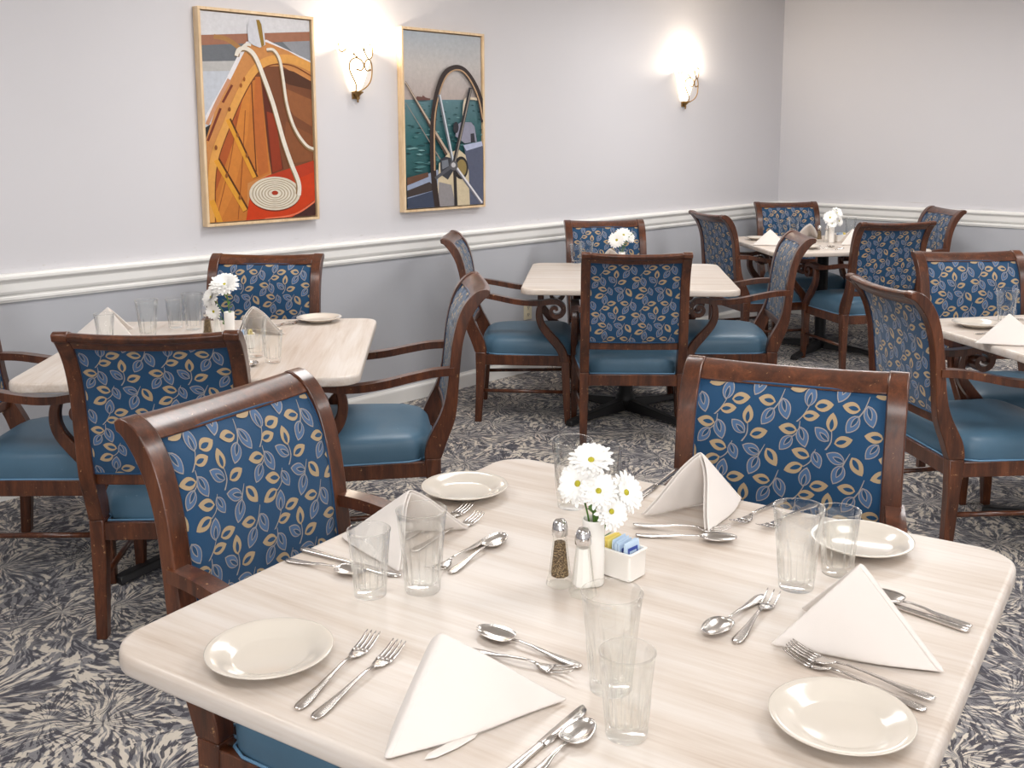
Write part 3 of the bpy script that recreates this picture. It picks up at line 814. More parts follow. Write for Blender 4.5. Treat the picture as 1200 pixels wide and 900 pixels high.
# salt and pepper shakers
def shaker(kind):
    root = empty(kind+'_shaker', (0, 0, ZT)); n = 8
    mb = MB(); rr = [(.0225, 0), (.0238, .004), (.0225, .012), (.0190, .020), (.0115, .082), (.0118, .086), (.0125, .090)]
    mb.lathe(rr, n, 0, False, cap0=True, cap1=True); mb.build('body', M['glassb'], root)
    mb = MB(); mb.lathe([(.0145, .016), (.0155, .018), (.0095, .074 if kind == 'pepper' else .080)], n, 0, False, cap0=True, cap1=True, a0=.2, a1=.2+2*PI)
    mb.build(kind+'_grains', M[kind], root)
    mb = MB(); mb.lathe([(.0122, .086), (.0136, .087), (.0136, .098), (.0128, .101), (.0115, .107), (.0080, .112), (.0001, .1145)], 20, cap0=True)
    mb.build('cap', M['chrome'], root); return root
pep, sal = shaker('pepper'), shaker('salt')
inst(pep, (.0579, 1.6437), .2, label='pepper shaker with a chrome cap, dark grains inside, at the centre of the nearest table', cat='pepper shaker', group='pepper shakers')
inst(sal, (.0941, 1.6045), .5, label='salt shaker with a chrome cap beside the pepper on the nearest table', cat='salt shaker', group='salt shakers')
inst(pep, (-1.1585, 3.7523), .2, label='pepper shaker left of the white vase on the left table', cat='pepper shaker', group='pepper shakers')
inst(sal, (-1.1148, 3.7201), .5, label='salt shaker beside the vase on the left table', cat='salt shaker', group='salt shakers')
inst(pep, (2.0573, 7.2553), .2, label='pepper shaker on the corner table, left of the vase', cat='pepper shaker', group='pepper shakers')
inst(sal, (2.100, 7.220), .5, label='salt shaker on the corner table, against the vase', cat='salt shaker', group='salt shakers')

# vases
mb = MB(); mb.lathe([(.0001, .004), (.015, .001), (.0175, 0), (.0185, .003), (.0185, .112), (.0180, .1135), (.0168, .112), (.0165, .012), (.0001, .010)], 32)
vase = mb.build('bud_vase', M['vase'])
VZ = ZT
inst(vase, (.1135, 1.6468), 0, label='slim white vase of daisies behind the shakers on the nearest table', cat='vase', group='slim white vases')
inst(vase, (-1.0594, 3.6882), 0, label='slim white vase on the left table', cat='vase', group='slim white vases')
inst(vase, (.5255, 5.60), 0, label='slim white vase on the middle table, hidden low behind a chair back', cat='vase', group='slim white vases')
inst(vase, (2.1172, 7.17), 0, label='slim white vase on the corner table', cat='vase', group='slim white vases')

# daisies: head at the end of a stem, built with the head centre at the origin of a child
def petal_head(rad, npet, rings, seed):
    rnd = random.Random(seed); mb = MB()
    for rg in range(rings):
        for k in range(npet):
            a = 2*PI*(k+.5*rg)/npet+rnd.uniform(-.06, .06); L = rad*(1-.14*rg)*rnd.uniform(.9, 1.05)
            ca, sa = math.cos(a), math.sin(a); vs = []; lift = .12+.28*rg+rnd.uniform(-.06, .1); w0 = rad*.115
            for s, w, zz in ((.14, .35, 0), (.4, .9, .10), (.7, 1.0, .12), (.92, .7, .06), (1, .15, .02)):
                for e in (-1, 0, 1):
                    d = L*s; ww = w0*w*e
                    vs.append((ca*d-sa*ww, sa*d+ca*ww, L*(zz+lift*s)*.6-(.0012 if e == 0 else 0)))
            fs = [(3*i+j, 3*i+j+1, 3*i+4+j, 3*i+3+j) for i in range(4) for j in range(2)]
            mb.add(vs, fs, 0, True)
    return mb
def daisy(base, head, nrm, rad, label, group, full=False, leaves=1, green=False):
    """base, head: room coords; nrm: direction the face looks"""
    base, head, nrm = Vector(base), Vector(head), Vector(nrm).normalized()
    root = empty('daisy', base); tag(root, label, 'flower', group)
    rot = nrm.to_track_quat('Z', 'Y').to_matrix().to_4x4()
    mt = Matrix.Translation(head-base) @ rot
    mb = petal_head(rad*1.06, 24 if full else 20, 6 if full else 3, int(head.x*1e4) % 997)
    p = mb.build('petals', M['petal'], root, fix=False); p.matrix_local = mt
    mb = MB(); mb.lathe([(rad*.14, .000), (rad*.15, .003), (rad*.10, .005), (.0001, .006)], 14, cap0=True)
    if green: mb.lathe([(rad*.10, -.010), (rad*.27, -.003), (rad*.22, .0)], 14, cap0=True)
    e = mb.build('flower_centre', M['eye'], root); e.matrix_local = mt
    q = head-base; mid = q*.5+Vector((q.x*-.25, q.y*-.25, .01)); en = q-nrm*.006
    mb = MB(); pts = catmull([(0, 0, 0), tuple(mid), tuple(en)], 6); mb.tube(pts, .0015, 6)
    for k in range(leaves):
        b = Vector(pts[5+2*k]); a = random.uniform(0, 6.28); d = Vector((math.cos(a)*.02, math.sin(a)*.02, .012)); s = Vector((-d.y, d.x, 0))*.28
        mb.add([b, b+d*.5+s, b+d, b+d*.5-s], [(0, 1, 2, 3)], 0, True)
    mb.build('stem', M['stem'], root); return root
def bouquet(vxy, cam_right, toward, heads, lab, group):
    vx, vy = RM(*vxy); cr, tw = Vector((*cam_right, 0)), Vector((*toward, 0))
    for i, (r_, z_, f_, rad, nr, nz, full, l) in enumerate(heads):
        b = Vector((vx+.006*math.cos(i*2.4), vy+.006*math.sin(i*2.4), ZT+.012))
        h = Vector((vx, vy, 0))+cr*r_+tw*f_+Vector((0, 0, z_))
        n = tw*1.0+cr*nr+Vector((0, 0, nz))
        daisy(b, h, n, rad, l, group, full)
CR = (math.cos(PHI), math.sin(PHI)); TWD = (math.sin(PHI), -math.cos(PHI))
bouquet((.1135, 1.6468), CR, TWD, [
  (-.004, .958, -.015, .036, -.1, 1.6, False, 'topmost white daisy of the nearest vase'),
  (-.026, .925, .005, .036, -.7, .6, False, 'white daisy leaning left in the nearest vase'),
  (.006, .918, .022, .032, .0, .9, False, 'white daisy facing us in the middle of the nearest vase'),
  (.052, .908, .000, .034, .9, .7, False, 'white daisy at the right with a green centre in the nearest vase'),
  (.026, .886, .028, .030, .5, .5, False, 'lowest white daisy hanging over the sugar packets')], '', 'daisies in the nearest vase')
bouquet((-1.0594, 3.6882), CR, TWD, [
  (-.012, .962, .0, .052, .1, 1.2, True, 'large full white bloom at the top of the left table bouquet'),
  (-.058, .918, .008, .040, -.8, .6, True, 'full white bloom leaning left on the left table'),
  (-.050, .868, .014, .032, -.4, .0, False, 'small daisy with a yellow eye hanging low on the left table')], '', 'blooms in the left table vase')
bouquet((.5255, 5.60), CR, TWD, [
  (-.030, .930, .02, .046, -.3, .4, False, 'white daisy with a green-yellow eye on the middle table'),
  (.008, .955, .0, .044, .2, .8, False, 'white daisy at the upper right of the middle table bunch'),
  (.040, .942, -.01, .034, .8, .6, False, 'small daisy at the right of the middle table bunch')], '', 'daisies on the middle table')
bouquet((2.1172, 7.17), CR, TWD, [
  (-.022, .925, .02, .045, -.3, .3, False, 'white daisy with a yellow eye on the corner table'),
  (.030, .955, .0, .042, .3, .7, True, 'pale yellow-green bloom at the top of the corner table bunch'),
  (.045, .900, .0, .036, .7, .3, False, 'white daisy at the right of the corner table bunch'),
  (-.010, .885, .03, .034, .0, .2, False, 'lowest daisy of the corner table bunch')], '', 'flowers on the corner table')
# green leaf sprigs
def sprig(xy, r_, z_, lab):
    vx, vy = RM(*xy); b = Vector((vx, vy, ZT+.1)); h = Vector((vx, vy, z_))+Vector((*CR, 0))*r_
    root = empty('leaf_sprig', b); tag(root, lab, 'leaves', 'green sprigs among the flowers')
    q = h-b; mb = MB(); pts = catmull([(0, 0, 0), (q.x*.3, q.y*.3, q.z*.6), tuple(q)], 6); mb.tube(pts, .0014, 6); mb.build('stem', M['stem'], root)
    mb = MB(); rnd = random.Random(int(abs(vx)*100))
    for k in range(9):
        p = Vector(pts[3+k % 9]); a = k*2.4; L = rnd.uniform(.018, .030); d = Vector((math.cos(a)*L, math.sin(a)*L, L*.5)); s = Vector((-d.y, d.x, .0)).normalized()*L*.26
        up = Vector((0, 0, .004)); mb.add([p, p+d*.35+s, p+d*.35+up*-.5, p+d*.35-s, p+d*.75+s*.7, p+d*.75-s*.7, p+d], [(0, 1, 2), (0, 2, 3), (1, 4, 2), (2, 4, 5), (2, 5, 3), (4, 6, 5)], 0, True)
    mb.build('leaf', M['stem'], root, fix=False)
sprig((.1135, 1.6468), -.004, .905, 'green leaves and stems just above the rim of the nearest vase')
sprig((-1.0594, 3.6882), -.008, .95, 'green leaves under the blooms on the left table')
sprig((.5255, 5.60), .058, .965, 'bright green leaves at the right of the middle table bunch')
sprig((2.1172, 7.17), .018, .985, 'green leaf tips standing above the corner table bunch')

# sugar caddies
def caddy():
    root = empty('sugar_caddy', (0, 0, ZT))
    mb = MB(); a, b, h, w = .034, .024, .050, .003
    L = []
    def rr(x, y, r=.005, n=3):
        out = []
        for q, (cx, cy) in enumerate([(1, 1), (-1, 1), (-1, -1), (1, -1)]):
            for k in range(n+1):
                t_ = q*PI/2+k/n*PI/2; out.append((cx*(x-r)+r*math.cos(t_), cy*(y-r)+r*math.sin(t_)))
        return out
    for ins, z in ((.003, 0), (0, .002), (-.001, h-.005), (-.003, h-.002), (-.003, h), (.002, h), (.003, h-.004), (.004, .006)):
        L.append([(x, y, z-(.009 if z > h-.006 and abs(y) > b-.008 and abs(x) < .014 else 0)) for x, y in rr(a-ins, b-ins, n=3)])
    mb.loops(L, 0, False, True, True); mb.build('holder', M['vase'], root, bevel=.0008)
    return root
cad = caddy()
pk = {}
for nm, cols in (('yellow', ['pyel', 'pyel']), ('blue', ['pblu', 'pnav'])):
    mb = MB(); w, h = .019, .056; L = []
    for z, tt in ((0, .0004), (.004, .0012), (h*.5, .0022), (h-.004, .0012), (h, .0004)):
        L.append([(-w, -tt, z), (w, -tt, z), (w, tt, z), (-w, tt, z)])
    mb.loops(L, 0, False)
    mb.add([(-w*.7, -.0024, h*.55), (w*.7, -.0024, h*.55), (w*.7, -.0024, h*.82), (-w*.7, -.0024, h*.82)], [(0, 1, 2, 3)], 1)
    if nm == 'blue': mb.add([(-w*.5, -.0027, h*.64), (w*.5, -.0027, h*.64), (w*.5, -.0027, h*.72), (-w*.5, -.0027, h*.72)], [(0, 1, 2, 3)], 0)
    mb.v += [(x_, -y_, z_) for x_, y_, z_ in mb.v[20:]]; k_ = (len(mb.v)-20)//2//4
    for q in range(k_): b_ = 20+4*(k_+q); mb.f.append([b_+3, b_+2, b_+1, b_]); mb.m.append(1 if q == 0 else 0); mb.sm.append(False); mb.col.append(None)
    pk[nm] = mb.build('sweetener_packet', [M[cols[0]], M[cols[1]]])
def set_caddy(xy, rz, labc, group, lb):
    inst(cad, xy, rz, label=labc, cat='caddy', group='white sugar caddies')
    cx, cy = RM(*xy); rnd = random.Random(3)
    for i in range(11):
        nm = 'yellow' if i < 4 else 'blue'; p = pk[nm]
        x = .026-i*.0050; 
        if p.name not in used: used.add(p.name); o = p
        else: o = p.copy(); COL.objects.link(o)
        # packets stand on edge across the box, faces along its length
        dx, dy = x*math.cos(rz), x*math.sin(rz)
        o.location = (cx+dx, cy+dy, ZT+.0065+rnd.uniform(0, .004)); o.rotation_euler = (R(rnd.uniform(-5, 5)), R(0), rz+PI/2+R(rnd.uniform(-9, 9)))
        tag(o, '%s paper sweetener packet standing in %s' % (nm, lb), 'packet', '%s packets %s' % (nm, group))
set_caddy((.1640, 1.6840), PHI-.72+PI, 'white ceramic caddy of sweetener packets beside the nearest vase', 'in the nearest caddy', 'the caddy on the nearest table')
set_caddy((-.985, 3.60), PHI+.3, 'white caddy of packets on the left table', 'in the left table caddy', 'the caddy on the left table')
set_caddy((2.20, 7.24), PHI+.2, 'white caddy of packets on the corner table', 'in the corner table caddy', 'the caddy on the corner table')

# ------------------------------------------------------------------ pictures
def homog(src, dst):
    A = []; b = []
    for (x, y), (u, v) in zip(src, dst):
        A += [[x, y, 1, 0, 0, 0, -u*x, -u*y], [0, 0, 0, x, y, 1, -v*x, -v*y]]; b += [u, v]
    h = np.linalg.solve(np.array(A, float), np.array(b, float)); H = np.append(h, 1).reshape(3, 3)
    def f(p):
        q = H @ np.array([p[0], p[1], 1.]); return (q[0]/q[2], q[1]/q[2])
    return f
def picture(name, sy0, sy1, z0, z1, quad, layers, label):
    """on the left wall: spans Y from sy0 (left in view) to sy1"""
    root = empty(name, (0, (sy0+sy1)/2, z0)); tag(root, label, 'picture', 'framed sailing pictures')
    w, h = sy1-sy0, z1-z0; D, fw = .045, .013
    mb = MB()
    for (a, b, c, d) in ((-w/2, w/2, 0, fw), (-w/2, w/2, h-fw, h), (-w/2, -w/2+fw, fw, h-fw), (w/2-fw, w/2, fw, h-fw)):
        mb.box(0.002, D, a, b, c, d)
    mb.box(.002, .010, -w/2+fw, w/2-fw, fw, h-fw)
    mb.build('frame', M['picwood'], root, bevel=.0012)
    g = .006; f = homog(quad, [(0, 1), (1, 1), (1, 0), (0, 0)])
    W_, H_ = w-2*fw-2*g, h-2*fw-2*g; y0, zz0 = -w/2+fw+g, fw+g
    mb = MB(); mb.box(.010, D-.012, y0, y0+W_, zz0, zz0+H_, 0)
    mb.col = [[(.03, .03, .03)]*4 for _ in mb.f]
    xs = D-.012
    def P(p, k):
        u, v = f(p); u = min(1, max(0, u)); v = min(1, max(0, v)); return (xs+.00008*k, y0+W_*u, zz0+H_*v)
    k = 1
    for ly in layers:
        k += 1
        if ly[0] == 'poly':
            pts, col = ly[1], ly[2]; cols = [srgb(*c_) for c_ in col] if isinstance(col[0], tuple) else [srgb(*col)]*len(pts)
            vs = [P(p, k) for p in pts]; mb.add(vs, [tuple(range(len(vs)))], 0, False, cols)
        elif ly[0] == 'line':
            pts, wd, col = ly[1], ly[2], srgb(*ly[3]); pts = [(p[1], p[2]) for p in catmull([(0, *p) for p in pts], 7)] if len(pts) > 2 else pts
            vs = []
            for i, p in enumerate(pts):
                a, b = pts[max(0, i-1)], pts[min(len(pts)-1, i+1)]; L = math.hypot(b[0]-a[0], b[1]-a[1]) or 1
                nx, ny = -(b[1]-a[1])/L*wd/2, (b[0]-a[0])/L*wd/2
                vs += [P((p[0]+nx, p[1]+ny), k), P((p[0]-nx, p[1]-ny), k)]
            fs = [(2*i, 2*i+1, 2*i+3, 2*i+2) for i in range(len(pts)-1)]; mb.add(vs, fs, 0, False, [col]*len(vs))
        elif ly[0] == 'ell':
            (cx, cy), rx, ry, col = ly[1], ly[2], ly[3], srgb(*ly[4]); n = 36
            vs = [P((cx+rx*math.cos(2*PI*i/n), cy+ry*math.sin(2*PI*i/n)), k) for i in range(n)]; mb.add(vs, [tuple(range(n))], 0, False, [col]*n)
    mb.build('canvas_print', M['paint'], root, fix=False)
    return root
P1L = [('poly', [(95,20),(505,60),(505,130),(95,130)], (222,221,224)),
 ('poly', [(95,112),(505,106),(505,142),(95,152)], (164,112,88)),
 ('poly', [(95,148),(505,138),(505,215),(95,238)], (112,116,122)),
 ('poly', [(95,205),(232,205),(215,240),(95,240)], (190,188,186)),
 ('poly', [(95,240),(240,240),(150,420),(95,440)], (200,205,214)),
 ('poly', [(400,140),(505,138),(505,215),(440,180)], (150,152,158)),
 ('line', [(150,118),(200,130),(250,165)], 16, (176,128,76)),
 ('poly', [(268,138),(342,132),(505,208),(505,225),(430,190),(340,150),(290,150),(215,262),(150,370),(120,420),(116,400),(190,275),(235,190)], (236,232,234)),
 ('poly', [(275,148),(340,140),(420,172),(505,218),(520,800),(120,800),(118,480),(150,385),(205,280),(252,190)], (206,140,80)),
 ('line', [(205,270),(160,350),(122,430)], 14, (206,150,116)),
 ('line', [(215,290),(180,352)], 9, (120,52,34)),
 ('line', [(172,372),(124,488)], 9, (120,52,34)),
 ('poly', [(300,225),(400,226),(505,290),(515,790),(360,640),(330,420),(290,262)], (122,72,44)),
 ('poly', [(390,232),(440,245),(505,280),(505,310),(420,290),(395,275)], (84,48,30)),
 ('poly', [(400,300),(505,345),(505,440),(440,400),(405,350)], (150,92,54)),
 ('poly', [(410,420),(505,470),(505,560),(430,570),(405,500)], (138,82,48)),
 ('poly', [(265,290),(318,262),(352,605),(268,640),(266,780),(130,790),(135,640),(155,540),(190,440),(232,350)], (200,120,50)),
 ('poly', [(235,345),(262,300),(225,470),(170,620),(140,700),(140,620),(160,520)], (178,88,40)),
 ('poly', [(262,300),(285,270),(270,470),(210,690),(165,780),(140,770),(200,560)], (212,132,56)),
 ('poly', [(300,262),(318,262),(345,600),(310,615),(290,420)], (188,104,48)),
 ('line', [(285,262),(292,430),(300,600)], 4, (104,50,22)),
 ('line', [(232,400),(205,560),(160,740)], 3, (150,80,34)),
 ('line', [(262,380),(250,560),(232,770)], 3, (150,80,34)),
 ('poly', [(322,262),(348,300),(400,590),(358,606),(338,450)], (96,40,24)),
 ('poly', [(340,385),(372,395),(395,590),(360,604)], (146,54,26)),
 ('line', [(505,232),(440,204),(385,200),(332,212),(288,250),(240,330),(190,440),(150,540),(136,640),(134,790)], 30, (228,164,84)),
 ('line', [(505,262),(440,226),(385,218),(338,228),(298,262),(252,338),(205,440),(165,545),(150,640),(148,790)], 4, (120,62,26)),
 ('line', [(200,412),(298,620)], 20, (92,48,18)), ('line', [(196,412),(294,620)], 14, (226,158,52)),
 ('line', [(156,556),(262,738)], 24, (92,48,18)), ('line', [(152,556),(258,738)], 17, (228,160,54)),
 ('line', [(134,700),(165,785)], 22, (228,160,54)),
 ('poly', [(292,640),(345,612),(520,560),(520,715),(440,762),(262,790),(272,706)], (204,62,20)),
 ('poly', [(345,612),(520,560),(520,600),(420,640)], (186,58,28)),
 ('poly', [(520,700),(440,756),(430,790),(520,790)], (70,38,34)),
 ('line', [(520,702),(440,752),(330,768)], 6, (236,120,84)),
 ('ell', (367,680), 94, 62, (120,44,20)), ('ell', (367,677), 94, 60, (226,216,196))]
for i, r_ in enumerate((.86, .74, .62, .5, .38, .26)):
    P1L += [('ell', (367,677), 94*r_+3, 60*r_+2, (176,160,134)), ('ell', (367,677), 94*r_-1, 60*r_-1, (230,221,203))]
P1L += [('ell', (367,675), 12, 8, (170,54,26)),
 ('line', [(232,190),(240,168),(270,166),(300,196),(330,270),(362,360),(385,440),(402,500),(428,575),(452,640),(452,680)], 18, (150,120,84)),
 ('line', [(230,188),(240,165),(270,163),(300,192),(330,265),(362,355),(385,436),(402,496),(428,570),(455,640),(455,684)], 14, (236,228,214)),
 ('line', [(342,170),(366,172),(386,205),(398,270),(412,365),(440,450),(480,508),(512,525)], 12, (150,120,84)),
 ('line', [(340,166),(366,168),(388,202),(400,268),(414,362),(442,446),(482,504),(514,520)], 9, (234,226,212)),
 ('line', [(236,178),(262,150),(284,150)], 10, (236,228,214)),
 ('poly', [(270,80),(282,64),(306,60),(322,64),(330,80),(336,150),(316,160),(290,150),(274,136)], (214,214,220)),
 ('poly', [(303,62),(314,62),(322,78),(332,150),(322,158),(310,100)], (150,118,46)),
 ('ell', (258,270), 4, 8, (160,90,40)), ('ell', (246,292), 4, 8, (160,90,40)), ('ell', (203,376), 5, 8, (140,80,40)), ('ell', (152,512), 5, 9, (140,80,40)),
 ('ell', (232,468), 5, 8, (150,90,40)), ('ell', (265,540), 5, 8, (150,90,40)), ('ell', (190,612), 5, 9, (150,90,40)), ('ell', (238,690), 5, 9, (150,90,40))]
P2L = [('poly', [(805,90),(1110,90),(1110,230),(805,220)], [(178,188,198),(186,192,198),(204,200,198),(206,200,196)]),
 ('poly', [(805,220),(1110,230),(1110,352),(805,350)], [(206,200,196),(204,200,198),(192,178,172),(188,172,166)]),
 ('poly', [(805,349),(1110,351),(1110,480),(805,480)], [(104,140,148),(96,134,142),(40,92,96),(52,106,110)]),
 ('poly', [(805,480),(1110,480),(1110,740),(805,740)], [(52,106,110),(40,92,96),(16,56,58),(20,64,66)])]
rw = random.Random(5)
for i in range(150):
    y = 358+(rw.random()**1.2)*270; x = rw.uniform(810, 1095); L = 5+(y-350)*.06*rw.uniform(.6, 1.6); c_ = rw.choice([(120,164,166), (30,76,80), (78,128,130), (22,62,66)])
    P2L.append(('poly', [(x,y),(x+L,y-1.5-(y-350)*.008),(x+L*1.9,y+1),(x+L,y+2+(y-350)*.010)], c_))
P2L += [('poly', [(856,348),(860,338),(880,340),(882,334),(892,342),(910,346),(908,352),(860,352)], (110,72,66)),
 ('line', [(818,360),(945,560)], 4, (150,140,132)),
 ('line', [(812,288),(975,548)], 17, (84,68,60)), ('line', [(816,288),(979,546)], 8, (200,180,160)),
 ('poly', [(815,650),(900,612),(935,596),(970,740),(815,745)], (154,166,192)),
 ('poly', [(815,626),(900,606),(902,622),(815,654)], (104,72,56)),
 ('poly', [(815,672),(905,640),(925,655),(928,668),(820,696)], (66,56,54)),
 ('poly', [(820,700),(930,668),(960,745),(818,745)], (62,72,94)),
 ('poly', [(940,575),(975,538),(1012,525),(1055,560),(1070,740),(930,740)], (216,200,168)),
 ('poly', [(940,640),(985,650),(1000,740),(935,740)], (150,146,148)),
 ('poly', [(1030,512),(1096,496),(1112,520),(1112,740),(1052,735),(1048,600)], (90,96,118)),
 ('poly', [(1028,510),(1096,496),(1100,512),(1040,530)], (186,194,222)),
 ('poly', [(1005,440),(1022,428),(1058,430),(1070,445),(1078,498),(1034,504),(1000,478)], (152,152,170)),
 ('poly', [(1055,470),(1068,468),(1072,500),(1056,502)], (50,50,60)),
 ('ell', (1002,448), 10, 20, (46,46,54)),
 ('line', [(1096,350),(1046,346),(1034,362),(1030,420)], 9, (222,206,182)),
 ('poly', [(944,562),(962,550),(986,556),(992,600),(972,632),(946,614)], (58,60,68)), ('poly', [(950,566),(972,560),(976,584),(952,596)], (120,126,136)),
 ('ell', (1020,590), 26, 40, (40,38,40)), ('ell', (1022,590), 18, 30, (150,130,80)),
 ('line', [(934,735),(922,640),(917,540),(919,430),(934,330),(960,262),(995,238),(1030,246),(1065,290),(1090,350),(1104,430)], 20, (52,40,38)),
 ('line', [(924,600),(924,430),(940,336),(966,270),(998,246),(1030,252),(1060,290),(1086,350),(1100,420)], 5, (196,160,124)),
 ('line', [(993,580),(941,332)], 11, (108,112,120)), ('line', [(995,580),(944,332)], 5, (214,220,228)),
 ('line', [(993,580),(1056,308)], 13, (46,44,48)), ('line', [(996,580),(1058,312)], 4, (150,140,130)),
 ('line', [(993,580),(926,628)], 11, (86,88,96)),
 ('line', [(996,585),(1001,735)], 11, (46,42,44)),
 ('line', [(996,582),(1094,716)], 11, (120,120,132)), ('line', [(998,580),(1096,712)], 6, (232,230,234)),
 ('ell', (993,582), 15, 17, (96,94,98)), ('ell', (992,580), 8, 9, (206,204,206))]
# positions are distances from the far-left room corner along the wall
picture('framed_picture', 8-5.360, 8-4.727, 1.069, 2.065, [(101,27),(497,67),(516,757),(128,781)], P1L, 'framed picture of a wooden boat bow with coiled rope, left one of the two')
picture('framed_picture', 8-4.160, 8-3.535, 1.070, 2.063, [(815,103),(1099,130),(1101,716),(825,736)], P2L, "framed picture of a yacht's steering wheel and sea, right one of the two")

# ------------------------------------------------------------------ wall sconces
def sconce():
    root = empty('wall_sconce', (0, 0, 1.66))      # local x out of the wall, y along it, z up
    mb = MB()
    prof = [(.016, .052), (.028, .062), (.046, .095), (.062, .14), (.075, .19), (.090, .235), (.108, .272)]
    L = []
    for r_, z in prof: L.append([(max(.004, r_*.92*math.cos(a)), r_*math.sin(a), z) for a in [(-PI/2+PI*i/20) for i in range(21)]])
    L2 = [[(max(.003, (x-.004)), y*.955, z) for x, y, z in l] for l in L[::-1]]
    mb.loops(L+L2, 0, True, False, False, closed=False); mb.build('glass_shade', M['lamp'], root)
    mb = MB(); mb.lathe([(.0001, 0), (.006, .006), (.004, .012), (.009, .020), (.005, .028), (.012, .036), (.022, .046), (.030, .052), (.030, .057), (.018, .060)], 20, c=(.022, 0, 0), cap1=True)
    mb.box(.0, .012, -.022, .022, .02, .10); mb.build('finial_bracket', M['bronze'], root)
    # scroll work wrapped round the shade: horizontal offset u (as seen obliquely) and height
    def on(X, Y):
        u = (X-320)/9+4.4; z = (828-Y)/9/260; best = None
        for k in range(401):
            q = -.128+.0006*k; d = .014+.098*math.sqrt(max(0, 1-(q/.128)**2)) if abs(q) < .128 else .014
            e = abs(208*q+200*d-u)
            if best is None or e < best[0]-1e-6: best = (e, q, d)
            if best[0] < .2 and e > best[0]: break
        return (best[2], best[1], z)
    def scroll(pts, rad=.0032):
        mb = MB(); p = catmull([on(a, b) for a, b in pts], 6); mb.tube(p, rad, 8)
        for e in (p[0], p[-1]): mb.lathe([(.0001, -.006), (.005, -.003), (.006, 0), (.005, .003), (.0001, .006)], 10, c=e)
        mb.build('scroll', M['bronze'], root)
    scroll([(322, 700), (326, 620), (290, 540), (250, 450), (256, 360), (300, 318), (355, 312), (410, 345), (430, 400), (400, 452), (350, 445)], .0036)
    scroll([(350, 705), (440, 660), (500, 590), (525, 500), (527, 400), (515, 345), (490, 320), (455, 345), (438, 400), (465, 455), (505, 445)], .0036)
    scroll([(110, 150), (116, 210), (150, 240), (200, 215), (255, 155), (330, 125), (395, 145), (437, 220)])
    scroll([(437, 220), (455, 165), (495, 145), (535, 165), (538, 250), (525, 295), (492, 318), (462, 275), (437, 220)])
    scroll([(310, 265), (345, 300)], .003)
    return root
sc = sconce()
sc.location = (0, 8-4.447, 1.655); tag(sc, 'lit wall sconce between the two pictures', 'wall lamp', 'lit bronze scroll sconces')
sc2 = copy_tree(sc); sc2.location = (0, 8-1.440, 1.670); tag(sc2, 'lit wall sconce at the right, near the room corner', 'wall lamp', 'lit bronze scroll sconces')
for s_ in (sc, sc2):
    ld = bpy.data.lights.new('sconce_bulb', 'POINT'); ld.energy = 15; ld.color = (1, .86, .68); ld.shadow_soft_size = .03
    lo = bpy.data.objects.new('sconce_bulb', ld); COL.objects.link(lo); lo.location = (.055, s_.location.y, s_.location.z+.29)

# outlet
root = empty('wall_outlet', (0, 8-3.122, .336)); tag(root, 'ivory electrical outlet low on the wall, left of the middle table', 'outlet')
mb = MB(); mb.box(0, .006, -.036, .036, 0, .112); mb.build('cover_plate', M['plate'], root, bevel=.002)
for z in (.034, .078):
    mb = MB(); L = [[(x_, .0165*math.cos(a), z+.0145*math.sin(a)) for a in [2*PI*i/20 for i in range(20)]] for x_ in (.004, .0085)]
    mb.loops(L, 0, False); so = mb.build('socket', M['plate'], root)
    mb = MB(); mb.box(.008, .0092, -.008, -.0045, z-.005, z+.007); mb.box(.008, .0092, .0045, .008, z-.005, z+.007); mb.box(.008, .0092, -.0025, .0025, z-.012, z-.007); mb.build('slots', M['slot'], so)

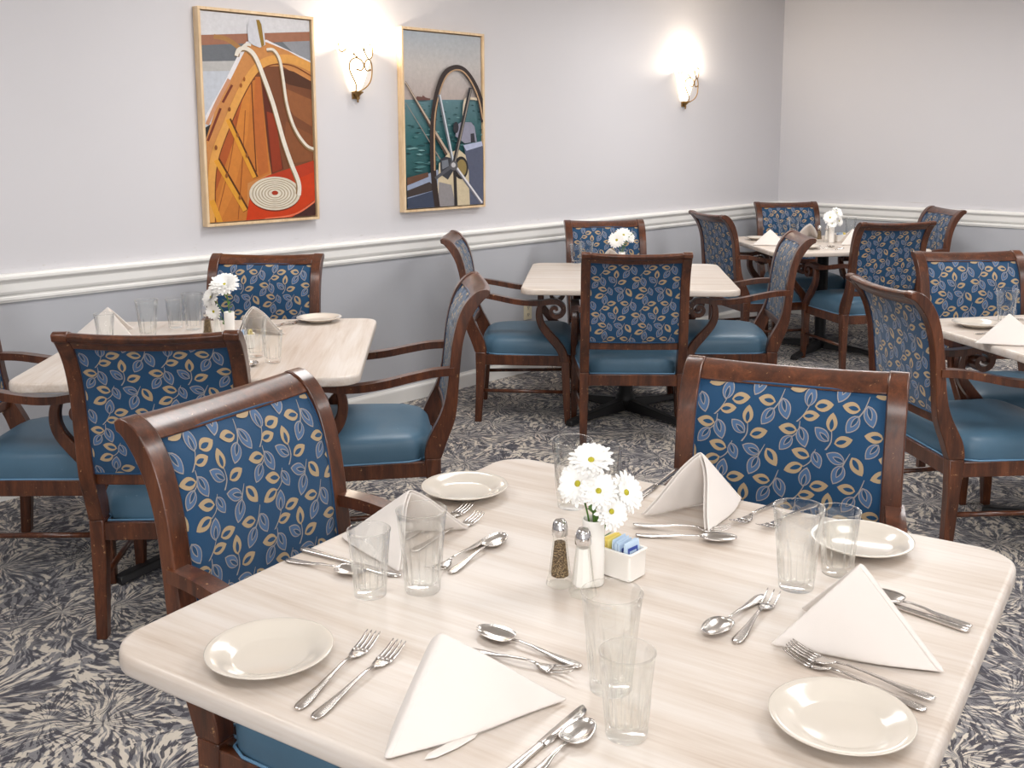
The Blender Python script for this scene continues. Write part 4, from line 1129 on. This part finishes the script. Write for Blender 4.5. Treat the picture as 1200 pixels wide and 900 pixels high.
# ------------------------------------------------------------------ lights
def area(name, loc, sx, sy, e, col=(1, .992, .985), rot=(0, 0, 0)):
    l = bpy.data.lights.new(name, 'AREA'); l.shape = 'RECTANGLE'; l.size = sx; l.size_y = sy; l.energy = e; l.color = col
    o = bpy.data.objects.new(name, l); COL.objects.link(o); o.location = loc; o.rotation_euler = rot
for i, (x, y) in enumerate([(1.6, .3), (4.2, .3), (1.6, 3.0), (4.2, 3.0), (1.6, 5.9), (4.2, 5.9), (6.6, 1.6), (6.6, 4.6), (4.2, -1.9)]):
    area('ceiling_panel_light', (x, y, ZC-.01), 1.2, .6, 20 if y < 1 else (33 if y < 5 else 38))
# added soft fill from behind the camera, standing in for bounced flash
area('rear_flash_fill', (6.2, -2.85, 1.6), 3.2, 1.6, 165, (.97, .985, 1), (R(90), 0, R(28)))

w = bpy.data.worlds.new('room_air'); scn.world = w; w.use_nodes = True
w.node_tree.nodes['Background'].inputs[0].default_value = (.8, .85, 1, 1); w.node_tree.nodes['Background'].inputs[1].default_value = .4

# ------------------------------------------------------------------ camera
f_px, pitch, roll, H, px, py = 1222.817, .1507, -.0015, 1.49, 614.682, 343.597
cd = bpy.data.cameras.new('camera'); cam = bpy.data.objects.new('camera', cd); COL.objects.link(cam)
cp, sp_ = math.cos(pitch), math.sin(pitch)
fw = Vector((0, cp, -sp_)); up = Vector((0, sp_, cp)); rt = Vector((1, 0, 0))
c_, s_ = math.cos(roll), math.sin(roll); r2 = c_*rt+s_*up; u2 = -s_*rt+c_*up
m3 = Matrix((r2, u2, -fw)).transposed()
m4 = Matrix.Rotation(PHI, 4, 'Z') @ m3.to_4x4(); m4.translation = Vector(RM3(0, 0, H)); cam.matrix_world = m4
cd.sensor_fit = 'HORIZONTAL'; cd.sensor_width = 36; cd.lens = f_px/1200*36
cd.shift_x = -(px-600)/1200; cd.shift_y = (py-450)/1200; cd.clip_start = .02
scn.camera = cam
scn.cycles.transparent_max_bounces = 32; scn.cycles.transmission_bounces = 16; scn.cycles.max_bounces = 16
scn.view_settings.view_transform = 'Standard'; scn.view_settings.look = 'None'; scn.view_settings.gamma = 1; scn.view_settings.exposure = 0
scn.view_settings.use_curve_mapping = False
